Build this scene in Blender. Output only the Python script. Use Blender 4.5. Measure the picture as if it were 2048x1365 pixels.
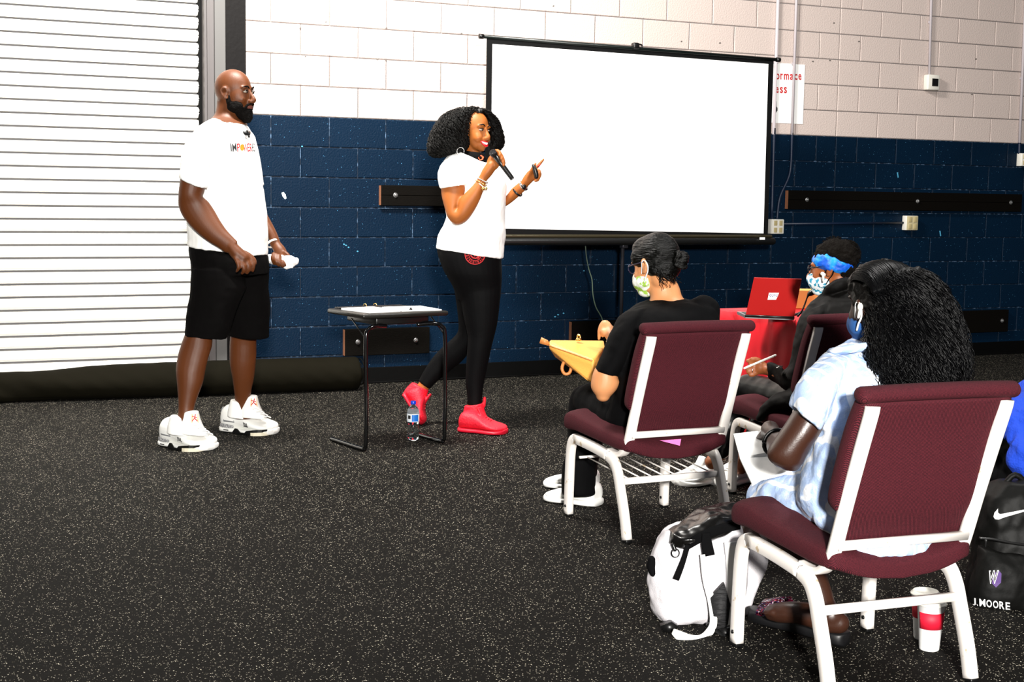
import bpy, bmesh, math, random
import numpy as np
from mathutils import Vector, Matrix
from mathutils.bvhtree import BVHTree
random.seed(7); rng = np.random.default_rng(7)
for o in list(bpy.data.objects): bpy.data.objects.remove(o)
SC = bpy.context.scene; COL = SC.collection

# ------------------------------------------------------------------ camera
FPX = 2845.0; YAW = .4455; PITCH = .1047; ROLL = .0156
CAM = np.array([-2.654, -9.3303, 1.3474])
_cy, _sy, _cp, _sp, _cr, _sr = math.cos(YAW), math.sin(YAW), math.cos(PITCH), math.sin(PITCH), math.cos(ROLL), math.sin(ROLL)
WD = np.array([_sy*_cp, _cy*_cp, -_sp]); _r0 = np.array([_cy, -_sy, 0]); _u0 = np.cross(_r0, WD)
RT = _cr*_r0 + _sr*_u0; UPV = -_sr*_r0 + _cr*_u0
FH = np.array([_sy, _cy, 0.]); RH = np.array([_cy, -_sy, 0.]); ZZ = np.array([0, 0, 1.])
cd = bpy.data.cameras.new('camera'); cam = bpy.data.objects.new('camera', cd); COL.objects.link(cam)
cd.sensor_width = 36; cd.lens = FPX*36/2048; cd.clip_start = .05; cd.clip_end = 100
M = Matrix(((RT[0], UPV[0], -WD[0], CAM[0]), (RT[1], UPV[1], -WD[1], CAM[1]), (RT[2], UPV[2], -WD[2], CAM[2]), (0, 0, 0, 1)))
cam.matrix_world = M; SC.camera = cam
# ------------------------------------------------------------------ light
SC.view_settings.view_transform = 'Standard'; SC.view_settings.look = 'None'
SC.view_settings.exposure = 0.0; SC.view_settings.gamma = 1.0; SC.view_settings.use_curve_mapping = False
wd = bpy.data.worlds.new('world'); SC.world = wd; wd.use_nodes = True
wd.node_tree.nodes['Background'].inputs[0].default_value = (.8, .88, 1, 1)
wd.node_tree.nodes['Background'].inputs[1].default_value = .06
def area(name, loc, target, sx, sy, watts, color=(1, 1, 1)):
    l = bpy.data.lights.new(name, 'AREA'); l.shape = 'RECTANGLE'; l.size = sx; l.size_y = sy; l.energy = watts; l.color = color
    o = bpy.data.objects.new(name, l); COL.objects.link(o); o.location = loc
    o.rotation_euler = (Vector(target)-Vector(loc)).to_track_quat('-Z', 'Y').to_euler(); return o
area('flash_softbox', (-3.5, -12.2, 2.3), (0.2, 0, 1.3), .4, .4, 1500, (1, .97, .92))
area('ceiling_lamp_left', (-.7, -2.5, 4.6), (.1, 0, 2.0), 1.4, .5, 640, (1, .96, .9))
area('ceiling_lamp_right', (2.2, -5.0, 4.8), (1.8, -3.6, 0), 1.2, .5, 130, (1, .98, .95))

# ------------------------------------------------------------------ pixel helpers (real distances are given with every use)
def ray(x, y): return WD*FPX + RT*(x-1024) + UPV*(682.5-y)
def ground(x, y, z=0.): d = ray(x, y); return CAM + d*((z-CAM[2])/d[2])
def at_y(x, y, Y=0.): d = ray(x, y); return CAM + d*((Y-CAM[1])/d[1])
def at_d(x, y, D): d = ray(x, y); return CAM + d*(D/(d@FH))
def depth(p): return float((np.asarray(p)-CAM)@FH)
V = lambda *a: np.array(a, float)
def nrm(v): v = np.asarray(v, float); return v/(np.linalg.norm(v)+1e-12)

# ------------------------------------------------------------------ materials
def lin(c): return tuple(((v/255)/12.92 if v/255 <= .04045 else ((v/255+.055)/1.055)**2.4) for v in c)
MATS = {}
def mat(name, col, rough=.6, metal=0, spec=.5, bump=0, bscale=60, mix=None, mscale=20, mlo=.45, mhi=.6, detail=3, coat=0, trans=0, sheen=0, aniso=None, alpha=None):
    """col / mix are sRGB 0-255; mix blends in by noise; bump is noise relief"""
    if name in MATS: return MATS[name]
    m = bpy.data.materials.new(name); m.use_nodes = True; nt = m.node_tree; b = nt.nodes['Principled BSDF']
    b.inputs['Base Color'].default_value = (*lin(col), 1); b.inputs['Roughness'].default_value = rough
    b.inputs['Metallic'].default_value = metal; b.inputs['Specular IOR Level'].default_value = spec
    b.inputs['Coat Weight'].default_value = coat; b.inputs['Transmission Weight'].default_value = trans
    if sheen: b.inputs['Sheen Weight'].default_value = sheen
    tc = nt.nodes.new('ShaderNodeTexCoord')
    if mix:
        n = nt.nodes.new('ShaderNodeTexNoise'); n.inputs['Scale'].default_value = mscale; n.inputs['Detail'].default_value = detail
        r = nt.nodes.new('ShaderNodeValToRGB'); r.color_ramp.elements[0].position = mlo; r.color_ramp.elements[1].position = mhi
        r.color_ramp.elements[0].color = (*lin(col), 1); r.color_ramp.elements[1].color = (*lin(mix), 1)
        nt.links.new(tc.outputs['Object'], n.inputs['Vector']); nt.links.new(n.outputs['Fac'], r.inputs['Fac'])
        nt.links.new(r.outputs['Color'], b.inputs['Base Color'])
    if bump:
        n = nt.nodes.new('ShaderNodeTexNoise'); n.inputs['Scale'].default_value = bscale; n.inputs['Detail'].default_value = 4
        if aniso:
            mp = nt.nodes.new('ShaderNodeMapping'); mp.inputs['Scale'].default_value = aniso
            nt.links.new(tc.outputs['Object'], mp.inputs['Vector']); nt.links.new(mp.outputs['Vector'], n.inputs['Vector'])
        else: nt.links.new(tc.outputs['Object'], n.inputs['Vector'])
        bp = nt.nodes.new('ShaderNodeBump'); bp.inputs['Strength'].default_value = bump; bp.inputs['Distance'].default_value = .01
        nt.links.new(n.outputs['Fac'], bp.inputs['Height']); nt.links.new(bp.outputs['Normal'], b.inputs['Normal'])
    MATS[name] = m; return m

def speck_mat(name, col, speck, scale, size, rough, bump, prob=.5, spec=.3, speck2=None):
    m = bpy.data.materials.new(name); m.use_nodes = True; nt = m.node_tree; b = nt.nodes['Principled BSDF']; L = nt.links.new
    geo = nt.nodes.new('ShaderNodeNewGeometry'); v = nt.nodes.new('ShaderNodeTexVoronoi'); v.inputs['Scale'].default_value = scale
    ns = nt.nodes.new('ShaderNodeTexNoise'); ns.inputs['Scale'].default_value = scale*1.7; ns.inputs['Detail'].default_value = 2
    mv = nt.nodes.new('ShaderNodeMix'); mv.data_type = 'VECTOR'; mv.inputs[0].default_value = .002
    L(geo.outputs['Position'], mv.inputs[4]); L(ns.outputs['Color'], mv.inputs[5])
    L(mv.outputs[1], v.inputs['Vector'])
    sep = nt.nodes.new('ShaderNodeSeparateColor'); L(v.outputs['Color'], sep.inputs[0])
    thr = nt.nodes.new('ShaderNodeMapRange'); thr.inputs[1].default_value = 1-prob; thr.inputs[2].default_value = 1; thr.inputs[3].default_value = 0; thr.inputs[4].default_value = size
    L(sep.outputs[0], thr.inputs[0])
    lt = nt.nodes.new('ShaderNodeMath'); lt.operation = 'LESS_THAN'; L(v.outputs['Distance'], lt.inputs[0]); L(thr.outputs[0], lt.inputs[1])
    n2 = nt.nodes.new('ShaderNodeTexNoise'); n2.inputs['Scale'].default_value = 1.3; n2.inputs['Detail'].default_value = 5; L(geo.outputs['Position'], n2.inputs['Vector'])
    base = nt.nodes.new('ShaderNodeMix'); base.data_type = 'RGBA'; L(n2.outputs['Fac'], base.inputs[0])
    base.inputs[6].default_value = (*[c*.75 for c in lin(col)], 1); base.inputs[7].default_value = (*[c*1.3 for c in lin(col)], 1)
    sc = nt.nodes.new('ShaderNodeMix'); sc.data_type = 'RGBA'; L(sep.outputs[1], sc.inputs[0])
    sc.inputs[6].default_value = (*lin(speck), 1); sc.inputs[7].default_value = (*lin(speck2 or speck), 1)
    mx = nt.nodes.new('ShaderNodeMix'); mx.data_type = 'RGBA'; L(lt.outputs[0], mx.inputs[0]); L(base.outputs[2], mx.inputs[6]); L(sc.outputs[2], mx.inputs[7])
    L(mx.outputs[2], b.inputs['Base Color']); b.inputs['Roughness'].default_value = rough; b.inputs['Specular IOR Level'].default_value = spec
    n3 = nt.nodes.new('ShaderNodeTexNoise'); n3.inputs['Scale'].default_value = scale*.8; n3.inputs['Detail'].default_value = 3; L(geo.outputs['Position'], n3.inputs['Vector'])
    bp = nt.nodes.new('ShaderNodeBump'); bp.inputs['Strength'].default_value = bump; bp.inputs['Distance'].default_value = .006
    L(n3.outputs['Fac'], bp.inputs['Height']); L(bp.outputs['Normal'], b.inputs['Normal'])
    MATS[name] = m; return m

floor_m = speck_mat('rubber_floor', (17, 16, 14), (245, 236, 215), 180, .40, .85, .4, prob=.46, spec=.06, speck2=(88, 84, 72))
white_m = mat('white_block_paint', (198, 183, 176), .75, bump=.35, bscale=90)
blue_m = speck_mat('blue_block_paint', (2, 23, 42), (85, 150, 195), 110, .22, .5, .5, prob=.10, spec=.12)
wjoint_m = mat('white_joint', (150, 144, 143), .8)
bjoint_m = mat('blue_joint', (5, 26, 46), .6, mix=(96, 124, 156), mscale=30, mlo=.5, mhi=.7)
slat_m = mat('white_slat', (240, 238, 232), .45)
groove_m = mat('slat_groove', (120, 118, 118), .6)
blackv = mat('black_vinyl', (3, 3, 3), .6, spec=.1, bump=.1, bscale=25)
blackp = mat('black_paint', (7, 5, 5), .6, spec=.15, bump=.15, bscale=30)
grey_steel = mat('grey_steel', (80, 76, 76), .5)
grey_steel2 = mat('light_grey_steel', (84, 83, 82), .5)
wood_black = mat('black_stained_wood', (6, 4, 2), .7, spec=.08, bump=.3, bscale=40, aniso=(1, 8, 12))
wood_end = mat('raw_wood_end', (150, 96, 66), .8)
bolt_m = mat('zinc_bolt', (150, 150, 150), .35, metal=.8)
alu = mat('aluminium_white', (205, 205, 205), .35, metal=.2)
conduit_w = mat('conduit_painted_white', (190, 182, 186), .5)
conduit_b = mat('conduit_painted_blue', (4, 24, 50), .5)
plastic_w = mat('white_plastic', (225, 222, 212), .4)
plastic_b = mat('black_plastic', (12, 12, 12), .35)
plastic_k = mat('outlet_face', (180, 165, 120), .5)
screen_m = mat('screen_fabric', (252, 252, 252), .9)
paper = mat('paper_white', (248, 248, 246), .8)
red_ink = mat('red_ink', (190, 20, 25), .7)
dark_ink = mat('dark_ink', (30, 30, 30), .7)
tarp = mat('black_mesh_tarp', (17, 15, 8), .85, spec=.06, bump=.35, bscale=14)
frame_w = mat('white_frame_enamel', (238, 232, 226), .35, mix=(200, 180, 150), mscale=30, mlo=.68, mhi=.72)
def twill(name, c1, c2, scale):
    m = bpy.data.materials.new(name); m.use_nodes = True; nt = m.node_tree; b = nt.nodes['Principled BSDF']; L = nt.links.new
    tc = nt.nodes.new('ShaderNodeTexCoord'); w = nt.nodes.new('ShaderNodeTexWave'); w.inputs['Scale'].default_value = scale
    w.bands_direction = 'DIAGONAL'; w.inputs['Distortion'].default_value = .4; L(tc.outputs['Object'], w.inputs['Vector'])
    n = nt.nodes.new('ShaderNodeTexNoise'); n.inputs['Scale'].default_value = 260; L(tc.outputs['Object'], n.inputs['Vector'])
    mu = nt.nodes.new('ShaderNodeMath'); mu.operation = 'MULTIPLY'; L(w.outputs['Fac'], mu.inputs[0]); L(n.outputs['Fac'], mu.inputs[1])
    mr = nt.nodes.new('ShaderNodeMapRange'); mr.inputs[1].default_value = .05; mr.inputs[2].default_value = .55; L(mu.outputs[0], mr.inputs[0])
    mx = nt.nodes.new('ShaderNodeMix'); mx.data_type = 'RGBA'; L(mr.outputs[0], mx.inputs[0])
    mx.inputs[6].default_value = (*lin(c1), 1); mx.inputs[7].default_value = (*lin(c2), 1); L(mx.outputs[2], b.inputs['Base Color'])
    b.inputs['Roughness'].default_value = .85; b.inputs['Specular IOR Level'].default_value = .2
    bp = nt.nodes.new('ShaderNodeBump'); bp.inputs['Strength'].default_value = .3; bp.inputs['Distance'].default_value = .004
    L(mu.outputs[0], bp.inputs['Height']); L(bp.outputs['Normal'], b.inputs['Normal']); MATS[name] = m; return m
maroon = twill('maroon_twill', (40, 9, 17), (92, 31, 40), 150)
tee_w = mat('white_tee', (250, 250, 247), .85, bump=.25, bscale=9)
short_b = mat('black_shorts', (7, 6, 6), .9, bump=.4, bscale=12, spec=.06)
tee_b = mat('black_tee', (3, 3, 4), .85, bump=.35, bscale=11, spec=.1)
legging = mat('black_legging', (3, 3, 4), .7, bump=.1, bscale=10, spec=.1)
glossleg = mat('shiny_black_legging', (3, 3, 4), .3, spec=.2, bump=.15, bscale=14)
hoodie = mat('black_jacket', (8, 7, 6), .65, bump=.5, bscale=13, spec=.12)
skin_man = mat('skin_brown', (86, 44, 16), .5, bump=.06, bscale=220, spec=.35)
skin_wom = mat('skin_golden_brown', (152, 86, 36), .52, bump=.05, bscale=220, spec=.3)
skin_a = mat('skin_tan', (205, 140, 92), .5, bump=.05, bscale=220)
skin_b = mat('skin_warm_brown', (148, 82, 42), .5, bump=.05, bscale=220)
skin_d = mat('skin_deep_brown', (54, 30, 20), .38, bump=.06, bscale=220, spec=.5)
hair_m = mat('black_hair', (4, 3, 2), .5, bump=.4, bscale=60, spec=.2)
hair_f = mat('fuzzy_hair', (12, 8, 5), .85, spec=.1, bump=1.0, bscale=120)
hair_s = mat('slick_hair', (3, 3, 2), .42, bump=.8, bscale=30, aniso=(1, 1, 6), spec=.2)
beard_m = mat('black_beard', (7, 5, 4), .9, spec=.1, bump=.9, bscale=160, mix=(60, 56, 52), mscale=40, mlo=.66, mhi=.8)
eye_w = mat('eye_white', (150, 140, 128), .35); iris_m = mat('eye_dark', (20, 12, 8), .2)
lip_r = mat('red_lipstick', (200, 15, 25), .3); lip_n = mat('lip_brown', (105, 55, 45), .5); teeth = mat('teeth', (250, 250, 245), .3)
red_shoe = mat('red_knit', (215, 12, 40), .6, bump=.4, bscale=90); red_sole = mat('red_rubber', (200, 15, 42), .45)
shoe_w = mat('white_leather', (244, 244, 240), .45); shoe_grey = mat('grey_rubber', (120, 120, 122), .6, mix=(210, 210, 210), mscale=220, mlo=.5, mhi=.6)
gold = mat('gold_metal', (230, 190, 110), .25, metal=1); silver = mat('silver_metal', (230, 228, 225), .25, metal=1)
cream = mat('cream_rubber', (222, 214, 190), .5)

# ------------------------------------------------------------------ mesh building
class MB:
    def __init__(s): s.v = []; s.f = []; s.n = 0
    def add(s, v, f):
        s.v.append(np.asarray(v, float)); s.f += [tuple(i+s.n for i in q) for q in f]; s.n += len(v); return s
    def mesh(s, name, loc=(0, 0, 0), smooth=True):
        m = bpy.data.meshes.new(name); v = np.concatenate(s.v)-np.asarray(loc, float)
        m.from_pydata(v.tolist(), [], s.f); m.update()
        if smooth: m.polygons.foreach_set('use_smooth', [True]*len(m.polygons))
        return m
def catmull(P, sub):
    P = np.asarray(P, float); n = len(P)
    if n < 3 or sub <= 1: 
        if n == 2 and sub > 1: return np.array([P[0]*(1-t)+P[1]*t for t in np.linspace(0, 1, sub+1)])
        return P
    out = []
    for i in range(n-1):
        p0, p1, p2, p3 = P[max(i-1, 0)], P[i], P[i+1], P[min(i+2, n-1)]
        for k in range(sub):
            t = k/sub; out.append(.5*((2*p1)+(-p0+p2)*t+(2*p0-5*p1+4*p2-p3)*t*t+(-p0+3*p1-3*p2+p3)*t**3))
    out.append(P[-1]); return np.array(out)
def rings_of(rs, D, sub=3):
    """rs: (xl,yl,xr,yr,d,bd): two outline pixels, depth offset, depth half-thickness -> rows of [c,A,b*B]"""
    out = []
    for xl, yl, xr, yr, d, bd in rs:
        l = at_d(xl, yl, D+d); r = at_d(xr, yr, D+d); c = (l+r)/2; A = (r-l)/2
        out.append(np.concatenate([c, A, FH*bd]))
    return catmull(out, sub)
def add_rings(mb, R_, n=20, e=2., round_ends=(0, 0)):
    R_ = list(R_)
    def extra(i, j, k):
        c = R_[i][:3]; T = nrm(c-R_[j][:3]); r = min(np.linalg.norm(R_[i][3:6]), np.linalg.norm(R_[i][6:9]))*k; ex = []
        for a in (.35, .65, .88, .98): ex.append(np.concatenate([c+T*r*a, R_[i][3:]*math.sqrt(1-a*a)]))
        return ex
    if round_ends[0]: R_ = extra(0, 1, round_ends[0])[::-1]+R_
    if round_ends[1]: R_ = R_+extra(len(R_)-1, len(R_)-2, round_ends[1])
    th = np.linspace(0, 2*math.pi, n, endpoint=False); ct, st = np.cos(th), np.sin(th)
    px_ = np.sign(ct)*np.abs(ct)**(2/e); py_ = np.sign(st)*np.abs(st)**(2/e)
    v = np.array([c[:3]+c[3:6]*a+c[6:9]*b for c in R_ for a, b in zip(px_, py_)]); m = len(R_)
    f = [(i*n+j, i*n+(j+1) % n, (i+1)*n+(j+1) % n, (i+1)*n+j) for i in range(m-1) for j in range(n)]
    f += [tuple(range(n))[::-1], tuple((m-1)*n+j for j in range(n))]; mb.add(v, f); return mb
def loft(mb, D, rs, n=20, sub=3, e=2., ends=(0, 0)): return add_rings(mb, rings_of(rs, D, sub), n, e, ends)
def tube(mb, P, r, n=10, sub=4, flat=None, cap=True, ref=None, rnd=0):
    """P: 3D points, r: radius or list; flat=(ratio) scales second axis; ref: preferred first axis"""
    P = [np.asarray(p, float) for p in P]; r = [r]*len(P) if np.isscalar(r) else r
    Q = catmull([np.append(p, a) for p, a in zip(P, r)], sub)
    c, rr = Q[:, :3], Q[:, 3]; m = len(c); T = np.gradient(c, axis=0); rows = []
    A = None
    for i in range(m):
        t = nrm(T[i])
        if ref is not None: A0 = np.asarray(ref, float)
        elif A is None: A0 = V(0, 0, 1) if abs(t[2]) < .9 else V(1, 0, 0)
        else: A0 = A
        A = nrm(A0-t*(A0@t)); B = np.cross(t, A)
        rows.append(np.concatenate([c[i], A*rr[i], B*rr[i]*(flat or 1)]))
    return add_rings(mb, rows, n, 2, (rnd, rnd))
def rtube(mb, P, w, h, side, e=6, n=12, sub=4):
    """rectangular tube: w along 'side', h across"""
    Q = catmull(P, sub); T = np.gradient(Q, axis=0); rows = []
    for i in range(len(Q)):
        t = nrm(T[i]); A = nrm(np.asarray(side)-t*(np.asarray(side)@t)); B = np.cross(t, A); rows.append(np.concatenate([Q[i], A*w/2, B*h/2]))
    return add_rings(mb, rows, n, e)
def ell(mb, c, r, ax=None, nu=18, nv=12):
    """ellipsoid; ax 3 axes rows"""
    ax = np.eye(3) if ax is None else np.asarray(ax, float); r = np.asarray([r]*3 if np.isscalar(r) else r, float); v = []
    for i in range(nv+1):
        p = math.pi*i/nv
        for j in range(nu):
            t = 2*math.pi*j/nu; q = V(math.sin(p)*math.cos(t), math.sin(p)*math.sin(t), math.cos(p))*r; v.append(np.asarray(c)+q@ax)
    f = [(i*nu+j, (i+1)*nu+j, (i+1)*nu+(j+1) % nu, i*nu+(j+1) % nu) for i in range(nv) for j in range(nu)]; return mb.add(v, f)
def box(mb, c, s, ax=None, bev=0.):
    """rounded box: bev metres (one chamfer)"""
    ax = np.eye(3) if ax is None else np.asarray(ax, float); c = np.asarray(c, float); h = np.asarray(s, float)/2
    if not bev:
        v = [c+(V(x, y, z)*h)@ax for x in (-1, 1) for y in (-1, 1) for z in (-1, 1)]
        return mb.add(v, [(0, 1, 3, 2), (4, 6, 7, 5), (0, 4, 5, 1), (2, 3, 7, 6), (0, 2, 6, 4), (1, 5, 7, 3)])
    bm = bmesh.new(); bmesh.ops.create_cube(bm, size=1)
    for q in bm.verts: q.co = Vector((q.co.x*h[0]*2, q.co.y*h[1]*2, q.co.z*h[2]*2))
    bmesh.ops.bevel(bm, geom=bm.edges[:], offset=bev, segments=2, affect='EDGES', profile=.5)
    bm.verts.index_update(); v = [c+np.array(q.co)@ax for q in bm.verts]; f = [tuple(w.index for w in p.verts) for p in bm.faces]; bm.free(); return mb.add(v, f)
def prism(mb, D, pts, d0, d1):
    """outline pixels at depth D+d0, extruded to D+d1"""
    a = [at_d(x, y, D+d0) for x, y in pts]; b = [p+FH*(d1-d0) for p in a]; n = len(a)
    f = [tuple(range(n)), tuple(range(2*n-1, n-1, -1))]+[(i, i+n, (i+1) % n+n, (i+1) % n) for i in range(n)]; return mb.add(a+b, f)
def poly_prism(mb, pts, dvec):
    n = len(pts); a = [np.asarray(p, float) for p in pts]; b = [p+np.asarray(dvec) for p in a]
    return mb.add(a+b, [tuple(range(n)), tuple(range(2*n-1, n-1, -1))]+[(i, i+n, (i+1) % n+n, (i+1) % n) for i in range(n)])
def lathe(mb, base, prof, n=24, axis=ZZ, aa=None):
    aa = nrm(np.cross(axis, V(0, 1, .01))) if aa is None else aa; bb = np.cross(axis, aa)
    return add_rings(mb, [np.concatenate([np.asarray(base)+axis*z, aa*max(r, 1e-4), bb*max(r, 1e-4)]) for r, z in prof], n)
TMP = []
def evald(mesh, mods):
    o = bpy.data.objects.new('tmp', mesh); COL.objects.link(o)
    for typ, kw in mods:
        m = o.modifiers.new(typ, typ)
        for k, v in kw.items(): setattr(m, k, v)
    dg = bpy.context.evaluated_depsgraph_get(); me = bpy.data.meshes.new_from_object(o.evaluated_get(dg))
    bpy.data.objects.remove(o); bpy.data.meshes.remove(mesh)
    me.polygons.foreach_set('use_smooth', [True]*len(me.polygons)); return me
CL = {}
def fuse(mb, name, loc, voxel=.006, smooth=4, wr=0, wscale=.12, sf=.6):
    """one continuous skin over all added shapes; wr = wrinkle relief in metres"""
    mods = [('REMESH', dict(mode='VOXEL', voxel_size=voxel))]
    if smooth: mods.append(('SMOOTH', dict(factor=sf, iterations=smooth)))
    if wr:
        t = CL.get(wscale)
        if not t: t = bpy.data.textures.new('folds', 'CLOUDS'); t.noise_scale = wscale; t.noise_depth = 2; CL[wscale] = t
        mods.append(('DISPLACE', dict(texture=t, strength=wr*2, mid_level=.5, texture_coords='LOCAL')))
    me = evald(mb.mesh(name, loc), mods); me.name = name; return me

# ------------------------------------------------------------------ objects
def thing(name, label, cat, loc, group=None):
    o = bpy.data.objects.new(name, None); COL.objects.link(o); o.location = loc; o.empty_display_size = .1
    o['label'] = label; o['category'] = cat
    if group: o['group'] = group
    return o
def L3(o): return np.array(o.location)
def part(name, m, mt, parent, label=None, smooth=True, kind=None, base=None):
    """m: MB in world coordinates (or ready mesh in thing coordinates)"""
    if isinstance(m, MB): m = m.mesh(name, root_loc(parent) if base is None else base, smooth)
    if mt and not m.materials: m.materials.append(mt)
    o = bpy.data.objects.new(name, m); COL.objects.link(o); o.parent = parent
    if label: o['label'] = label
    if kind: o['kind'] = kind
    return o
def root_loc(o):
    while o.parent: o = o.parent
    return np.array(o.location)
def solo(name, m, mt, label, cat, loc, group=None, smooth=True):
    if isinstance(m, MB): m = m.mesh(name, loc, smooth)
    m.materials.append(mt); o = bpy.data.objects.new(name, m); COL.objects.link(o); o.location = loc
    o['label'] = label; o['category'] = cat
    if group: o['group'] = group
    return o
def struct(name, m, mt, loc=(0, 0, 0), smooth=False):
    if isinstance(m, MB): m = m.mesh(name, loc, smooth)
    if mt: m.materials.append(mt)
    o = bpy.data.objects.new(name, m); COL.objects.link(o); o.location = loc; o['kind'] = 'structure'; return o
def bvh(objs):
    vs, fs = [], []
    for o in objs:
        off = root_loc(o); n = len(vs); vs += [Vector(np.array(v.co)+off) for v in o.data.vertices]; fs += [tuple(i+n for i in p.vertices) for p in o.data.polygons]
    return BVHTree.FromPolygons(vs, fs)
def lay_on(tree, pts2, D0, off=.002):
    """seat flat print points onto the surface below them"""
    out = []; last = D0; hits = []
    for x, y in pts2:
        d = nrm(ray(x, y)); h = tree.ray_cast(Vector(CAM), Vector(d)); hits.append(h[3] if h[0] is not None else None)
    good = [h for h in hits if h is not None]; med = float(np.median(good)) if good else None
    for (x, y), h in zip(pts2, hits):
        d = nrm(ray(x, y)); t = h if h is not None and med and abs(h-med) < .12 else (med if med else D0/(d@FH)); out.append(CAM+d*(t-off))
    return out
def text_mesh(s, size=1., bold=.0, cond=1.):
    c = bpy.data.curves.new('txt', 'FONT'); c.body = s; c.size = size; c.offset = bold; c.resolution_u = 3; c.align_x = 'LEFT'
    o = bpy.data.objects.new('txt', c); COL.objects.link(o); dg = bpy.context.evaluated_depsgraph_get()
    me = bpy.data.meshes.new_from_object(o.evaluated_get(dg)); bpy.data.objects.remove(o); bpy.data.curves.remove(c)
    v = np.array([q.co[:2] for q in me.vertices]); f = [tuple(p.vertices) for p in me.polygons]; bpy.data.meshes.remove(me)
    return v, f
def text_px(s, quad, bold=.01):
    """text fitted in pixel quad (bl, br, tl)"""
    v, f = text_mesh(s, bold=bold); mn, mx = v.min(0), v.max(0); u = (v-mn)/(mx-mn); bl, br, tl = map(np.array, quad)
    return [tuple(bl+(br-bl)*a+(tl-bl)*b) for a, b in u], f
def decal(name, mt, parent, tree, shapes, D0, off=.0025, label=None):
    mb = MB()
    for pts, f in shapes: mb.add(lay_on(tree, pts, D0, off), f)
    return part(name, mb, mt, parent, label, smooth=False)
def poly(pts): return (pts, [tuple(range(len(pts)))])
def strip(pl, w):
    """pixel polyline -> ribbon quads"""
    pl = [np.array(p, float) for p in pl]; out = []; n = len(pl)
    for i, p in enumerate(pl):
        t = pl[min(i+1, n-1)]-pl[max(i-1, 0)]; t = t/np.linalg.norm(t); q = np.array([-t[1], t[0]])*w/2; out += [tuple(p+q), tuple(p-q)]
    return out, [(2*i, 2*i+1, 2*i+3, 2*i+2) for i in range(n-1)]

# ================================================================== SETTING
BH, BW = .2032, .4064; ZB = 1.8288; XL = -.175
fl = MB(); fl.add([(-9, -14, 0), (12, -14, 0), (12, .3, 0), (-9, .3, 0)], [(0, 1, 2, 3)]); struct('floor', fl, floor_m)
# back wall: recessed joint slabs with every block seated on them
wb = MB(); box(wb, ((XL+10)/2, .16, ZB/2), (10-XL, .3, ZB)); wall = struct('wall_back', wb, bjoint_m)
wb = MB(); box(wb, ((XL+10)/2, .16, (ZB+4.9)/2), (10-XL, .3, 4.9-ZB)); part('joint_bed', wb, wjoint_m, wall, kind='structure')
BM = {}
def block_mesh(w, col, rnd_i):
    k = (round(w, 3), col, rnd_i)
    if k not in BM:
        mb = MB(); r = np.random.default_rng(rnd_i); hw, hh = w/2-.0035, BH/2-.0035; b = .004; y0 = r.uniform(-.0015, .0015)
        v = [(-hw, .02, -hh), (hw, .02, -hh), (hw, .02, hh), (-hw, .02, hh), (-hw, y0+.003, -hh), (hw, y0+.003, -hh), (hw, y0+.003, hh), (-hw, y0+.003, hh),
             (-hw+b, y0, -hh+b), (hw-b, y0, -hh+b), (hw-b, y0, hh-b), (-hw+b, y0, hh-b)]
        f = [(0, 1, 5, 4), (1, 2, 6, 5), (2, 3, 7, 6), (3, 0, 4, 7), (4, 5, 9, 8), (5, 6, 10, 9), (6, 7, 11, 10), (7, 4, 8, 11), (8, 9, 10, 11)]
        mb.add(v, f); m = mb.mesh('block', smooth=False); m.materials.append(white_m if col else blue_m); BM[k] = m
    return BM[k]
xtra = {0: MB(), 1: MB()}
def put_block(x0, x1, k, extra):
    w = x1-x0
    if w < .04: return
    c = 1 if k >= 0 else 0; m = block_mesh(w, c, random.randrange(3)); loc = ((x0+x1)/2, 0, ZB+(k+.5)*BH)
    if extra:
        xtra[c].add([np.array(q.co)+np.array(loc) for q in m.vertices], [tuple(p.vertices) for p in m.polygons]); return
    o = bpy.data.objects.new('block', m); COL.objects.link(o); o.parent = wall; o.location = loc
XC = 11.48*BW; XM = 17.2*BW
for k in range(-9, 13):
    ph = 0 if (k % 2 != 0) else .5          # even bond rows start on whole joints
    edges = [XL]+[(i+ph)*BW for i in range(-1, 25) if (i+ph)*BW > XL+.03]
    edges = sorted(set(edges+[XC])); edges = [e for e in edges if not (abs(e-XC) < .1 and e != XC)]
    for a, b in zip(edges[:-1], edges[1:]):
        put_block(a, b, k, (a > XM) or k > 5)
for c in (0, 1): part('far_blocks', xtra[c], (blue_m, white_m)[c], wall, kind='stuff', smooth=False)
# wall left of the door opening
wl = MB(); box(wl, (-6.6, .16, ZB/2), (4.6, .3, ZB)); lw = struct('wall_left_of_door', wl, blue_m); lw.name = 'wall_left'
wl = MB(); box(wl, (-6.6, .16, (ZB+4.9)/2), (4.6, .3, 4.9-ZB)); part('upper_paint', wl, white_m, lw, kind='structure')
wl = MB(); box(wl, (-2.2, .16, 4.45), (4.2, .3, .9)); part('lintel', wl, white_m, lw, kind='structure')
# base
bb = MB(); box(bb, ((XL+10)/2, -.006, .056), (10-XL, .012, .108), bev=.003); box(bb, ((XL+10)/2, -.018, .007), (10-XL, .036, .014), bev=.004)
struct('baseboard_back', bb, blackv)
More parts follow.
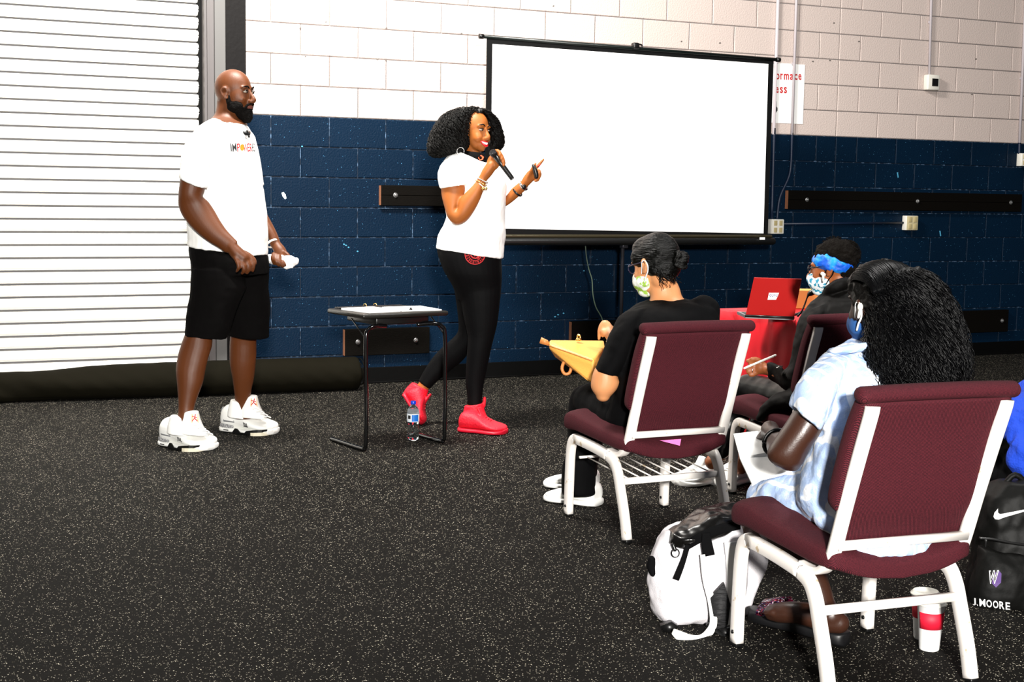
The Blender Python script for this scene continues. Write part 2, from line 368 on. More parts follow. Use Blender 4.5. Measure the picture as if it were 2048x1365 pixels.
# rolling door
door = struct('door_1', MB().add([(-4.2, .07, 0), (-.46, .07, 0), (-.46, .07, 4.2), (-4.2, .07, 4.2)], [(0, 1, 2, 3)]), groove_m)
PS = .0822; pr = [(.050, 0), (.034, .003), (.030, .008), (.023, .016), (.019, .031), (.0235, .0345), (.0235, .037), (.019, .041), (.020, .056), (.025, .064), (.034, .068), (.050, .0705)]
sv = [(x, y, z) for x in (-4.1, -.475) for y, z in pr]; n_ = len(pr)
slat = MB().add(sv, [(i, i+n_, i+1+n_, i+1) for i in range(n_-1)]).mesh('slat', smooth=False); slat.materials.append(slat_m)
for i in range(-14, 37):
    z = 1.136+PS*i
    if z < -.02: continue
    o = bpy.data.objects.new('slat', slat); COL.objects.link(o); o.parent = door; o.location = (0, random.uniform(-.001, .001), max(z, 0))
m_ = MB(); box(m_, (-.467, .045, 2.1), (.022, .05, 4.2)); part('rubber_seal', m_, blackv, door, smooth=False)
m_ = MB(); box(m_, (-.423, .0, 2.1), (.062, .10, 4.2)); box(m_, (-.433, -.055, 2.1), (.012, .02, 4.2)); struct('trim_1', m_, grey_steel)
m_ = MB(); box(m_, (-.355, .0, 2.1), (.072, .13, 4.2), bev=.004); struct('trim_2', m_, grey_steel2)
m_ = MB(); box(m_, (-.247, .02, 2.1), (.142, .1, 4.2), bev=.003); struct('trim_3', m_, blackp)
m_ = MB(); box(m_, (-4.15, .0, 2.1), (.12, .13, 4.2), bev=.004); struct('trim_4', m_, grey_steel2)

CHIP = {}
def chip(pts, mt, z=0):
    a = [at_y(x, y, -.0015) for x, y in pts]; m_ = MB(); poly_prism(m_, a, V(0, .003, 0)); part('paint_chip', m_, mt, wall, smooth=False, kind='structure')
cw_, cc_, cg_ = mat('chip_white', (225, 245, 245), .7), mat('chip_cyan', (70, 150, 185), .7), mat('chip_grey', (95, 88, 84), .8)
chip([(563, 386), (567, 384), (571, 389), (573, 397), (570, 399), (565, 393)], cw_)
for x, y in ((692, 491), (697, 495), (688, 489), (604, 293), (715, 503), (1168, 542), (1110, 634), (1116, 630), (1127, 627)): chip([(x-2, y), (x, y-1.6), (x+2.4, y), (x, y+1.5)], cc_)
for x, y in ((1795, 345), (1880, 462)): chip([(x-1.2, y), (x+1, y), (x+2.4, y+10), (x+.6, y+11)], cc_)
for x, y in ((652, 44), (773, 56), (923, 67), (601, 56), (611, 113), (755, 119), (772, 120), (1107, 12), (1363, 83), (1440, 86), (1668, 46), (1718, 83), (1626, 123), (1660, 121), (1952, 118), (1944, 189)): chip([(x-2.2, y+.8), (x-.4, y-1.6), (x+2.2, y-.6), (x+.8, y+1.6)], cg_)

# ================================================================== ON THE WALL
def bolt(parent, x, y, z, r=.017):
    m_ = MB(); lathe(m_, (x, y, z), [(.0, -.004), (r, -.004), (r, .004), (r*.8, .006), (.001, .006)], 16, V(0, -1, 0)); b = part('washer', m_, bolt_m, parent, smooth=False)
    m_ = MB(); lathe(m_, (x, y-.006, z), [(.0, 0), (r*.55, 0), (r*.55, .009), (r*.3, .012), (.001, .012)], 6, V(0, -1, 0)); part('bolt_head', m_, bolt_m, parent, smooth=False)
def plank(x0, x1, z0, z1, label, bolts, tilt=0, two=False):
    loc = V((x0+x1)/2, -.001, z0); t = thing('wall_plank', label, 'board', loc, None); zt = (z0+z1)/2
    if two:
        for a, b in ((z0, zt-.001), (zt+.001, z1)):
            m_ = MB(); box(m_, ((x0+x1)/2, -.021, (a+b)/2), (x1-x0, .04, b-a), bev=.003); part('board', m_, wood_black, t, smooth=False)
    else:
        m_ = MB(); box(m_, ((x0+x1)/2, -.021, zt), (x1-x0, .04, z1-z0), bev=.003); part('board', m_, wood_black, t, smooth=False)
    m_ = MB(); box(m_, (x0-.0007, -.021, zt), (.0015, .036, z1-z0-.006)); part('sawn_end', m_, wood_end, t, 'raw sawn end grain', smooth=False)
    for bx in bolts: bolt(t, bx, -.041, zt+.002)
plank(.764, 2.2, 1.238, 1.378, 'black plank bolted to the blue wall behind the standing woman', [.87, 2.0], two=True)
plank(.506, 1.136, .200, .385, 'short black plank bolted low on the blue wall behind the tray table', [.60, 1.03])
plank(4.187, 6.66, 1.243, 1.393, 'longest black plank, bolted to the blue wall right of the screen', [4.37, 5.50, 6.53], two=True)
plank(2.27, 3.3, .205, .395, 'low black plank on the blue wall behind the tan handbag', [3.15])
plank(5.65, 6.574, .20, .39, 'low black plank on the dark blue wall at the far right', [6.5])
# conduits and boxes
def cond(name, label, pts, r, split=None):
    loc = V(pts[0][0], -.02, min(p[2] for p in pts)); t = thing(name, label, 'conduit', loc)
    up = [p for p in pts if p[2] >= ZB-.01]; lo = [p for p in pts if p[2] <= ZB+.01]
    if len(up) > 1: m_ = MB(); tube(m_, up, r, 10, 1); part('painted_tube', m_, conduit_w, t)
    if len(lo) > 1: m_ = MB(); tube(m_, lo, r, 10, 5); part('lower_tube', m_, conduit_b, t)
    for f in (.35, .8):
        if len(up) > 1: q = np.array(up[0])*(1-f)+np.array(up[-1])*f; m_ = MB(); box(m_, (q[0], -.012, q[2]), (r*3.4, .006, .018)); part('strap', m_, conduit_w, t, smooth=False)
cond('conduit', 'white painted conduit running down beside the right edge of the screen', [(4.035, -.02, 4.6), (4.040, -.02, ZB), (4.045, -.02, ZB), (4.05, -.02, 1.16)], .013)
cond('conduit', 'conduit crossing the poster then bending left to the white socket box', [(4.205, -.022, 4.6), (4.216, -.022, ZB), (4.216, -.022, ZB), (4.216, -.022, 1.62), (4.20, -.022, 1.5), (4.13, -.022, 1.36), (4.11, -.022, 1.28), (4.10, -.022, 1.16)], .011)
cond('conduit', 'thin white conduit dropping to the thermostat', [(5.53, -.018, 4.6), (5.585, -.018, 2.34)], .011)
cond('conduit', 'white conduit at the far right edge above the switch box', [(6.585, -.018, 4.6), (6.618, -.018, ZB), (6.618, -.018, ZB), (6.62, -.018, 1.74)], .013)
t = thing('conduit', 'blue painted conduit running level between the two socket boxes', 'conduit', (4.75, -.015, 1.12))
m_ = MB(); tube(m_, [(4.1, -.015, 1.125), (5.38, -.015, 1.14)], .010, 10, 1); part('tube', m_, conduit_b, t)
t = thing('thermostat', 'small white thermostat box with a dark square display on the grey wall', 'thermostat', (5.60, -.002, 2.26))
m_ = MB(); box(m_, (5.60, -.032, 2.30), (.125, .06, .125), bev=.008); part('housing', m_, plastic_w, t)
m_ = MB(); box(m_, (5.61, -.064, 2.30), (.062, .006, .062)); part('display', m_, plastic_b, t, 'dark display', smooth=False)
def sockets(x, z, label, face, s=.115, nrows=2):
    t = thing('socket_box', label, 'socket', (x, -.001, z-s/2))
    m_ = MB(); box(m_, (x, -.028, z), (s, .055, s), bev=.004); part('box', m_, plastic_w, t)
    m_ = MB(); box(m_, (x, -.058, z), (s*.96, .006, s*.96), bev=.002); fp = part('face_plate', m_, face, t)
    for i in (-1, 1):
        for j in (-1, 1):
            m_ = MB(); box(m_, (x+i*s*.22, -.0625, z+j*s*.24), (s*.26, .005, s*.34), bev=.0015); q = part('outlet', m_, plastic_k, t)
sockets(4.085, 1.105, 'white socket box below the right corner of the screen', plastic_w)
sockets(5.44, 1.139, 'beige four-outlet socket box under the long black plank', mat('beige_plate', (190, 178, 140), .5), .12)
sockets(6.665, 1.69, 'white switch box at the right edge of the photo', plastic_w, .11)
# poster
pz0, pz1, px0, px1 = 1.917, 2.382, 3.45, 4.33
t = thing('poster', 'white paper poster with red lettering half hidden by the screen', 'poster', (3.9, -.001, pz0))
m_ = MB(); box(m_, ((px0+px1)/2, -.003, (pz0+pz1)/2), (px1-px0, .003, pz1-pz0)); sheet = part('sheet', m_, paper, t, smooth=False)
tr = bvh([sheet])
for i_, (ch_, xa, xb, yb, yt) in enumerate([('o', 1552, 1559, 159, 147), ('r', 1561, 1566, 159, 147), ('m', 1568, 1578, 159.5, 147.5), ('a', 1580, 1587, 160, 148), ('c', 1589, 1595, 160, 148), ('e', 1597, 1603, 160, 148), ('e', 1551.5, 1557.5, 186, 174), ('s', 1560, 1566, 186.3, 174), ('s', 1568, 1574, 186.6, 174)]):
    decal('letter', red_ink, t, tr, [text_px(ch_, ((xa, yb), (xb, yb), (xa-.3, yt)), .02)], 13, .002)
decal('emblem', dark_ink, t, tr, [poly([(1546, 203), (1551, 200), (1553, 203), (1553, 213), (1555, 216), (1555, 221), (1552, 226), (1547, 231), (1545, 229)])], 13, .002)

# ================================================================== ROLLED TARP
cr_ = [(-4.4, -.12, .10, .10), (-2.6, -.14, .10, .11), (-1.95, -.10+.0, .095, .098), (-1.6, -.10, .092, .090), (-1.2, -.14, .108, .108), (-.7, -.19, .112, .114), (-.2, -.22, .113, .113), (.25, -.25, .113, .113), (.52, -.27, .112, .112)]
m_ = MB(); rows = [np.concatenate([V(x, y-.01, r), V(0, r, 0)*1.05, V(0, 0, r)]) for x, y, r, _ in cr_]; rows = catmull(rows, 6)
loc = V(-.6, -.2, 0); add_rings(m_, rows, 24)
tm = evald(m_.mesh('roll', loc), [('SUBSURF', dict(levels=1, render_levels=1))])
cc = np.array([v.co for v in tm.vertices])+loc
for i, v in enumerate(tm.vertices):
    x, y, z = cc[i]; a = .012*math.sin(x*7+z*30+math.sin(x*3)*2)*max(0, min(1, (-.7-x)/.8))+.002*math.sin(x*40+z*60); v.co.z += a*.6*(z > .03); v.co.y -= a
t = thing('tarp_roll', 'long rolled black mesh tarp lying along the foot of the white door', 'tarp', loc)
part('roll', tm, tarp, t)
m_ = MB(); sp = [V(.535, -.28+math.cos(a)*(.105-a*.0052), .112+math.sin(a)*(.105-a*.0052)) for a in np.linspace(0, 18, 110)]; tube(m_, sp, .003, 5, 1); part('rolled_end', m_, tarp, t)

# ================================================================== PROJECTION SCREEN
SY = -.55; t = thing('projection_screen', 'large white projection screen with black border on a stand', 'screen', (2.42, SY+.05, 0))
def xz(pts, y, th, mb=None): mb = mb or MB(); return poly_prism(mb, [(x, y, z) for x, z in pts], (0, th, 0))
part('fabric', xz([(1.318, 2.365), (1.318, 1.04), (3.638, 1.04), (3.638, 2.338)], SY, .003), plastic_b, t, 'black fabric border', smooth=False)
part('viewing_surface', xz([(1.36, 2.326), (1.36, 1.098), (3.598, 1.067), (3.590, 2.310)], SY-.002, .0015), screen_m, t, smooth=False)
m_ = MB(); tube(m_, [(1.275, SY, 2.372), (3.68, SY, 2.345)], .013, 14, 1); part('top_bar', m_, mat('dark_green_black', (10, 18, 16), .35), t)
for x, z in ((1.262, 2.372), (3.662, 2.345)): m_ = MB(); tube(m_, [(x, SY, z), (x+.03, SY, z)], .017, 14, 1); part('end_cap', m_, plastic_b, t)
m_ = MB(); box(m_, (2.49, SY-.0, 1.045), (2.37, .026, .024), bev=.008); part('weight_bar', m_, mat('olive_metal', (70, 64, 48), .25, metal=.6), t)
m_ = MB(); box(m_, (2.49, SY+.012, 1.008), (2.43, .075, .052), bev=.02); part('housing', m_, plastic_b, t)
m_ = MB(); box(m_, (3.57, SY-.028, 1.03), (.045, .004, .018)); part('sticker', m_, paper, t, smooth=False)
m_ = MB(); box(m_, (2.423, SY+.03, .975), (.045, .05, .03), bev=.004); tube(m_, [(2.423, SY+.045, 2.36), (2.423, SY+.045, .12)], .013, 12, 1); part('pole', m_, mat('dark_steel', (60, 60, 66), .35, metal=.7), t)
hx = at_y(1270, 88, SY)[0]
m_ = MB(); box(m_, (hx, SY-.005, 2.375), (.05, .045, .045), bev=.01); tube(m_, [(hx+.02, SY, 2.39), (hx+.055, SY, 2.385), (hx+.06, SY, 2.36)], .006, 8); part('hook', m_, plastic_b, t)
for a in (200, 330, 85):
    e = V(math.cos(math.radians(a))*.27, math.sin(math.radians(a))*.27, 0); m_ = MB(); tube(m_, [V(2.423, SY+.045, .42)+e*.06, V(2.423, SY+.045, .012)+e], .010, 8, 1, rnd=1); part('leg', m_, plastic_b, t)
pts = [at_y(x, y, -.47) for x, y in [(1171, 492), (1173, 515), (1178, 540), (1184, 560), (1186, 590), (1192, 615), (1203, 635), (1209, 655), (1222, 690), (1238, 735), (1262, 762)]]
pts[-1] = pts[-1]*V(1, 1, 0)+V(0, 0, .008)
m_ = MB(); tube(m_, pts, .0045, 6, 4); solo('cable', m_, mat('green_grey_cable', (60, 74, 62), .5), 'thin green-grey cable hanging below the screen beside the writing woman', 'cable', pts[-1]*V(1, 1, 0))

# ================================================================== CHAIRS
def make_chair(label, loc, yaw, rack):
    """x right, y forward, z up; origin between the rear feet"""
    t = thing('banquet_chair', label, 'chair', loc, 'white-framed maroon banquet chairs'); t.rotation_euler = (0, 0, yaw); Z0 = (0, 0, 0); S = V(1, 0, 0)
    P = lambda nm, m, mt, par=t, lab=None, **k: part(nm, m, mt, par, lab, base=Z0, **k)
    m = MB()      # seat cushion: superellipse slices front to back
    sec = [(.035, .372, .15, .012), (.04, .374, .215, .026), (.07, .377, .236, .036), (.15, .382, .243, .040), (.28, .392, .246, .042), (.40, .402, .247, .047), (.48, .408, .247, .050), (.535, .402, .245, .048), (.56, .393, .238, .036), (.568, .388, .225, .018)]
    rows = catmull([np.array([0, y, z, a, 0, 0, 0, 0, h]) for y, z, a, h in sec], 3); add_rings(m, rows, 40, 4.5)
    me = m.mesh('seat')
    for v in me.vertices:       # dished where people sit
        x, y, z = v.co
        if z > .39: v.co.z -= .012*math.exp(-((y-.2)/.14)**2)*max(0, 1-(x/.22)**2)
        if y < .12: v.co.z -= .040*max(0, 1-(x/.2)**2)*(1-(y-.03)/.09 if y > .03 else 1)
    P('seat', me, maroon)
    m = MB()      # backrest pad
    sec = [(.082, .405, .195, .010), (.075, .42, .20, .014), (.052, .47, .205, .018), (.038, .505, .215, .022), (.040, .53, .238, .034), (.030, .57, .243, .038), (.005, .65, .243, .036), (-.025, .74, .242, .034), (-.052, .80, .240, .033), (-.066, .83, .238, .030)]
    rows = catmull([np.array([0, y, z, a, 0, 0, 0, h*.96, h*.28]) for y, z, a, h in sec], 3); add_rings(m, rows, 40, 5)
    bk = P('backrest', m, maroon)
    m = MB(); c_ = [V(-.238, -.078, .843), V(-.1, -.079, .846), V(.1, -.079, .846), V(.238, -.078, .843)]; tube(m, c_, [.029]*4, 16, 4, flat=.78, ref=V(0, 1, .1), rnd=.7); P('top_roll', m, maroon, bk)
    m = MB()
    for sx in (-1, 1):
        x = sx*.232; xu = sx*.212
        m = MB(); rtube(m, [V(x, .514, 0.012), V(x, .512, .12), V(x, .505, .26), V(x, .490, .318), V(x, .46, .338)], .030, .041, S, sub=5); leg = P('leg', m, frame_w)
        m = MB(); box(m, (x, .514, .008), (.028, .038, .016), bev=.004); P('foot_cap', m, plastic_b, leg)
        m = MB(); lathe(m, (x+sx*.012, .514, .045), [(0, 0), (.007, 0), (.006, .006), (.001, .007)], 10, V(sx, 0, 0)); lathe(m, (x-sx*.012, .514, .045), [(0, 0), (.007, 0), (.006, .006), (.001, .007)], 10, V(-sx, 0, 0)); P('bumper', m, plastic_b, leg, kind='stuff')
        m = MB(); rtube(m, [V(x, .022, .012), V(x, .045, .10), V(x, .085, .21), V(x, .105, .26), V(x, .135, .298), V(x, .18, .315)], .030, .041, S, sub=5); leg = P('leg', m, frame_w)
        m = MB(); box(m, (x, .022, .008), (.028, .038, .016), bev=.004); P('foot_cap', m, plastic_b, leg)
        m = MB(); rtube(m, [V(x, .17, .314), V(x, .30, .328), V(x, .465, .338)], .030, .038, S, sub=3); P('seat_rail', m, frame_w)
        m = MB(); rtube(m, [V(xu, .20, .332), V(xu, .155, .328), V(xu, .11, .335), V(xu, .076, .362), V(xu, .056, .40), V(xu, .005, .55), V(xu, -.045, .69), V(xu, -.082, .79), V(xu, -.088, .815)], .040, .022, S, sub=5); P('upright', m, frame_w)
    m = MB(); rtube(m, [V(-.21, .040, .418), V(.21, .040, .418)], .018, .024, V(0, 1, .3), sub=2); P('crossbar', m, frame_w)
    m = MB(); rtube(m, [V(-.225, .090, .228), V(.225, .090, .228)], .016, .026, V(0, 1, 0), sub=2); P('stretcher', m, frame_w)
    if rack:
        r = P('book_rack', rtube(MB(), [V(-.225, .44, .262), V(.225, .44, .262)], .010, .010, V(0, 1, 0), sub=2), frame_w)
        for i in range(8):
            x = -.19+i*.054; m = MB(); tube(m, [V(x, .092, .236), V(x, .44, .262)], .0033, 6, 1); P('wire', m, frame_w, r)
    return t
C1 = V(.317, -4.678, 0); C2 = V(-.049, -6.406, 0); C3 = V(1.19, -4.565, 0)
ch1 = make_chair('white-framed maroon chair with a wire book rack, under the woman in the black t-shirt', C1, -.005, True)
ch2 = make_chair('nearest white-framed maroon chair, under the woman in the striped dress', C2, -.077, False)
ch3 = make_chair('farthest white-framed maroon chair, under the woman with the blue headband', C3, -.06, False)

# ================================================================== TRAY TABLE
t = thing('tray_table', 'small folding tray table with a black top and black tube legs', 'table', (.0, -2.34, 0))
TA, TB, TC_ = ground(726, 629, .715), ground(898, 622, .715), ground(657, 618.5, .715)
ex = nrm(TB-TA); ey = nrm(V(-ex[1], ex[0], 0)); W_ = np.linalg.norm(TB-TA); Dp = .40; cen = TA+ex*W_/2+ey*Dp/2; ax = np.array([ex, ey, ZZ])
m = MB(); box(m, cen-ZZ*.013, (W_, Dp, .026), ax, bev=.010); top = part('table_top', m, mat('black_moulded_plastic', (26, 25, 22), .35, bump=.1, bscale=150), t)
m = MB(); box(m, cen-ZZ*.045, (W_*.62, Dp*.8, .04), ax, bev=.008); part('tilt_bracket', m, plastic_b, t)
for s, nm in ((-1, 'leg'), (1, 'leg')):
    gx = s*(W_/2-.02)
    f_ = TA+ex*(W_/2+gx)+ey*.0; f_ = V(f_[0], f_[1], 0)
    p = lambda a, z: f_+ey*a+ZZ*z
    m = MB(); inw = -ex*s
    tube(m, [p(.05, .645)+inw*.14, p(.02, .65)+inw*.07, p(.01, .635)+inw*.02, p(.005, .58), p(.0, .3), p(-.0, .06), p(.015, .022), p(.05, .012), p(.38, .012)], .0115, 10, 6, rnd=.8); l_ = part('leg', m, mat('gloss_black_tube', (8, 8, 9), .12, spec=.8), t)
    m = MB(); tube(m, [p(.005, .585), p(.16, .68)], .004, 6, 1); part('brace', m, plastic_b, l_)
    for zz in (.28, .30): m = MB(); ell(m, p(-.004, zz)-ex*.012*0, .005, nu=8, nv=6); part('rivet', m, bolt_m, l_)
def paperstack(name, label, cat, c, w, d, h, ang, n=1, mt=paper, group=None):
    a = np.array([ex*math.cos(ang)+ey*math.sin(ang), -ex*math.sin(ang)+ey*math.cos(ang), ZZ]); m = MB()
    for i in range(n): box(m, np.array(c)+ZZ*(h/n*(i+.5)), (w, d, h/n*.9), np.array([nrm(a[0]+.01*rng.normal()*a[1]), nrm(a[1]), ZZ]))
    return solo(name, m, mt, label, cat, c, group, smooth=False)
zt = .7155
def on_t(u, v, z=0): q = TA+ex*u*W_+ey*v*Dp; return V(q[0], q[1], zt+z)
tb = thing('ring_binder', 'black ring binder lying open on the tray table', 'binder', on_t(.45, .87))
m = MB(); box(m, on_t(.47, .87, .004), (.40, .09, .006), ax, bev=.002); part('cover', m, plastic_b, tb)
for u in (.38, .50): m = MB(); tube(m, [on_t(u, .84)+V(0, 0, .008)+ex*.0+ey*.018*math.cos(a)+ZZ*.014*math.sin(a) for a in np.linspace(0, math.pi, 9)], .0025, 6, 1); part('ring', m, gold, tb)
paperstack('paper', 'left white sheet lying on the tray table', 'paper', on_t(.25, .38, .001), .20, .25, .010, .12, 3)
paperstack('paper', 'right white sheet lying on the tray table', 'paper', on_t(.73, .38, .001), .23, .25, .006, -.08, 2)
m = MB(); box(m, on_t(.60, .12, .008), (.018, .01, .014), ax, bev=.003); box(m, on_t(.60, .12, .016), (.008, .006, .008), ax); solo('binder_clip', m, plastic_b, 'tiny black binder clip at the front edge of the tray table', 'clip', on_t(.60, .12))
# bottle
bl = ground(826, 881); t = thing('water_bottle', 'clear plastic water bottle with a blue cap on the floor under the tray table', 'bottle', bl)
glass = mat('clear_plastic', (245, 250, 252), .06, trans=1, spec=.5); glass.node_tree.nodes['Principled BSDF'].inputs['IOR'].default_value = 1.25
water = mat('water', (235, 242, 245), .02, trans=1); water.node_tree.nodes['Principled BSDF'].inputs['IOR'].default_value = 1.33
pf = [(0, .002), (.028, .002), (.032, .008), (.031, .02), (.033, .03), (.031, .04), (.033, .05), (.031, .06), (.033, .07), (.030, .082), (.029, .09), (.033, .10), (.0335, .148), (.033, .155), (.030, .168), (.022, .183), (.013, .192), (.0125, .200)]
m = MB(); lathe(m, bl, pf, 28); part('bottle_body', m, glass, t)
m = MB(); lathe(m, bl, [(.0, .004)]+[(max(r-.003, .001), z) for r, z in pf[2:15]]+[(0.001, .170)], 24); part('water', m, water, t)
m = MB(); lathe(m, bl, [(.0336, .103), (.0341, .105), (.0343, .145), (.0336, .147)], 28); part('label_band', m, mat('label_white', (225, 232, 240), .4), t)
a0 = RH; m = MB(); rr = .0347
for a1, a2, z1, z2 in ((-.15, .95, .107, .143),):
    q = [(a, z) for z in (z1, z2) for a in np.linspace(a1, a2, 8)]
    vs = [bl+rr*(RH*math.sin(a)-FH*math.cos(a))+ZZ*z for a, z in q]; m.add(vs, [(i, i+1, i+9, i+8) for i in range(7)])
part('label_print', m, mat('label_blue', (20, 110, 200), .4), t, 'blue label panel', smooth=False)
m = MB(); q = [(a, z) for z in (.12, .14) for a in np.linspace(-.85, -.35, 5)]; m.add([bl+rr*(RH*math.sin(a)-FH*math.cos(a))+ZZ*z for a, z in q], [(i, i+1, i+6, i+5) for i in range(4)]); part('barcode', m, dark_ink, t, smooth=False)
m = MB(); lathe(m, bl, [(.0, .198), (.0145, .198), (.0148, .200), (.0148, .213), (.013, .216), (.001, .216)], 20); part('cap', m, mat('blue_cap', (10, 60, 200), .35), t)

# ================================================================== PEOPLE
class Head:
    def __init__(s, c, fwd, up, k=1.):
        s.c = np.asarray(c, float); s.z = nrm(up); f = nrm(fwd); s.x = nrm(f-s.z*(f@s.z)); s.y = np.cross(s.z, s.x); s.k = k; s.ax = np.array([s.x, s.y, s.z])
    def w(s, x, y, z): return s.c+s.k*(s.x*x+s.y*y+s.z*z)
    def e(s, mb, c, r, nu=18, nv=12): return ell(mb, s.w(*c), np.array(r)*s.k, s.ax, nu, nv)
    def skull(s, mb, jaw=1., soft=0.):
        s.e(mb, (-.014, 0, .028), (.097, .076, .092), 28, 18)
        s.e(mb, (.026, 0, -.018), (.064, .064*jaw, .082), 24, 16)
        s.e(mb, (.036, 0, -.072), (.046, .044*jaw, .040))
        s.e(mb, (.062, 0, -.098), (.022, .022, .019))
        s.e(mb, (-.03, 0, -.05), (.055, .055, .06))
        for q in (-1, 1):
            s.e(mb, (.055, q*.032, -.030), (.028, .026, .028)); s.e(mb, (.072, q*.027, .026), (.016, .026, .010))
            s.e(mb, (.100, q*.0125, -.040), (.011, .009, .009))
            # ear
            s.e(mb, (-.008, q*.074, -.012), (.014, .010, .020)); 
            tube(mb, [s.w(.004, q*.076, -.030), s.w(-.010, q*.082, -.028), s.w(-.022, q*.086, -.012), s.w(-.026, q*.088, .008), s.w(-.016, q*.086, .022), s.w(-.002, q*.080, .018), s.w(.004, q*.076, .006)], .0055*s.k, 8, 3, rnd=1)
        tube(mb, [s.w(.080, 0, .018), s.w(.094, 0, -.004), s.w(.110, 0, -.030), s.w(.108, 0, -.040)], [.008*s.k, .009*s.k, .0125*s.k, .010*s.k], 12, 4, rnd=1)
        s.e(mb, (.086, 0, -.055), (.012, .020, .012)); s.e(mb, (.082, 0, -.082), (.012, .022, .012))
        s.e(mb, (.084, 0, .048), (.012, .045, .035)) if soft else None
    def eyes(s, root, lids=None):
        for q in (-1, 1):
            m = MB(); s.e(m, (.0765, q*.031, .006), (.0125, .0120, .0050)); ey = part('eye', m, eye_w, root)
            m = MB(); s.e(m, (.0865, q*.031+.002, .006), (.005, .0058, .0058)); part('iris', m, iris_m, ey)
            m = MB(); tube(m, [s.w(.0865, q*.018, .011), s.w(.0905, q*.031, .0155), s.w(.083, q*.045, .011)], .0022*s.k, 6, 3, rnd=1); part('eyelid', m, iris_m if lids is None else lids, ey)
    def brows(s, root, mt, z=.027):
        for q in (-1, 1): m = MB(); tube(m, [s.w(.0895, q*.012, z-.002), s.w(.0885, q*.030, z+.007), s.w(.074, q*.050, z+.001)], [.0028*s.k, .0042*s.k, .0015*s.k], 8, 4, rnd=1); part('eyebrow', m, mt, root)
def px_tube(mb, D, pts, rnd=1, n=10, sub=3):
    """pts (x,y,d,r_metres)"""
    return tube(mb, [at_d(x, y, D+d) for x, y, d, r in pts], [p[3] for p in pts], n, sub, rnd=rnd)
def mid(x, y, d, D): return at_d(x, y, D+d)
def shoe(name, root, heel, toe, up, L, h, wid, sole_t, mu, ms, lab=None, tongue=True, lace=None, sole_w=1.07):
    """heel/toe: 3-D sole points; returns upper part"""
    ax_ = nrm(np.asarray(toe)-np.asarray(heel)); up = nrm(np.asarray(up)-ax_*(np.asarray(up)@ax_)); sd = np.cross(ax_, up); L = np.linalg.norm(np.asarray(toe)-np.asarray(heel)) if L is None else L
    st = [(.0, .040, .72), (.03, .052, .86), (.10, .064, .98), (.22, .070, 1.0), (.34, .072, .96), (.46, .078, .84), (.58, .088, .66), (.70, .095, .52), (.82, .094, .44), (.91, .080, .39), (.97, .055, .33), (1., .025, .27)]
    rows = []
    for s_, w_, hh in st:
        H_ = hh*h; c = np.asarray(heel)+ax_*s_*L+up*(sole_t*.7+(H_-sole_t*.7)/2); rows.append(np.concatenate([c, sd*w_*wid/.19, up*(H_-sole_t*.7)/2]))
    m = MB(); add_rings(m, catmull(rows, 3), 28, 2.5)
    if tongue: tube(m, [np.asarray(heel)+ax_*L*.55+up*h*.62, np.asarray(heel)+ax_*L*.46+up*h*.92, np.asarray(heel)+ax_*L*.40+up*h*1.18], [.026, .030, .028], 12, 3, flat=.28, ref=sd, rnd=.3)
    u = part('shoe', fuse(m, 'shoe', root_loc(root), .004, 2), mu, root, lab)
    m = MB(); rows = []
    for s_, w_, hh in st: rows.append(np.concatenate([np.asarray(heel)+ax_*(s_*1.03-.015)*L+up*sole_t*.5, sd*(w_*sole_w+.002)*wid/.19, up*sole_t*.5]))
    add_rings(m, catmull(rows, 3), 28, 3.5); part('sole', m, ms, u)
    for i in range(5):
        s_ = .44+.055*i; hz = np.interp(s_, [q[0] for q in st], [q[2] for q in st])*h
        c = np.asarray(heel)+ax_*L*s_+up*(hz+.001); w2 = .026-.002*i
        m = MB(); tube(m, [c-sd*w2-up*.007, c-sd*w2*.5+up*.001, c+up*.003, c+sd*w2*.5+up*.001, c+sd*w2-up*.007], .0028, 6, 3, rnd=1); part('lace', m, lace or mu, u)
    return u, (ax_, up, sd, L)
def shoe_pt(heel, fr, a, b, c): return np.asarray(heel)+fr[0]*fr[3]*a+fr[1]*b+fr[2]*c
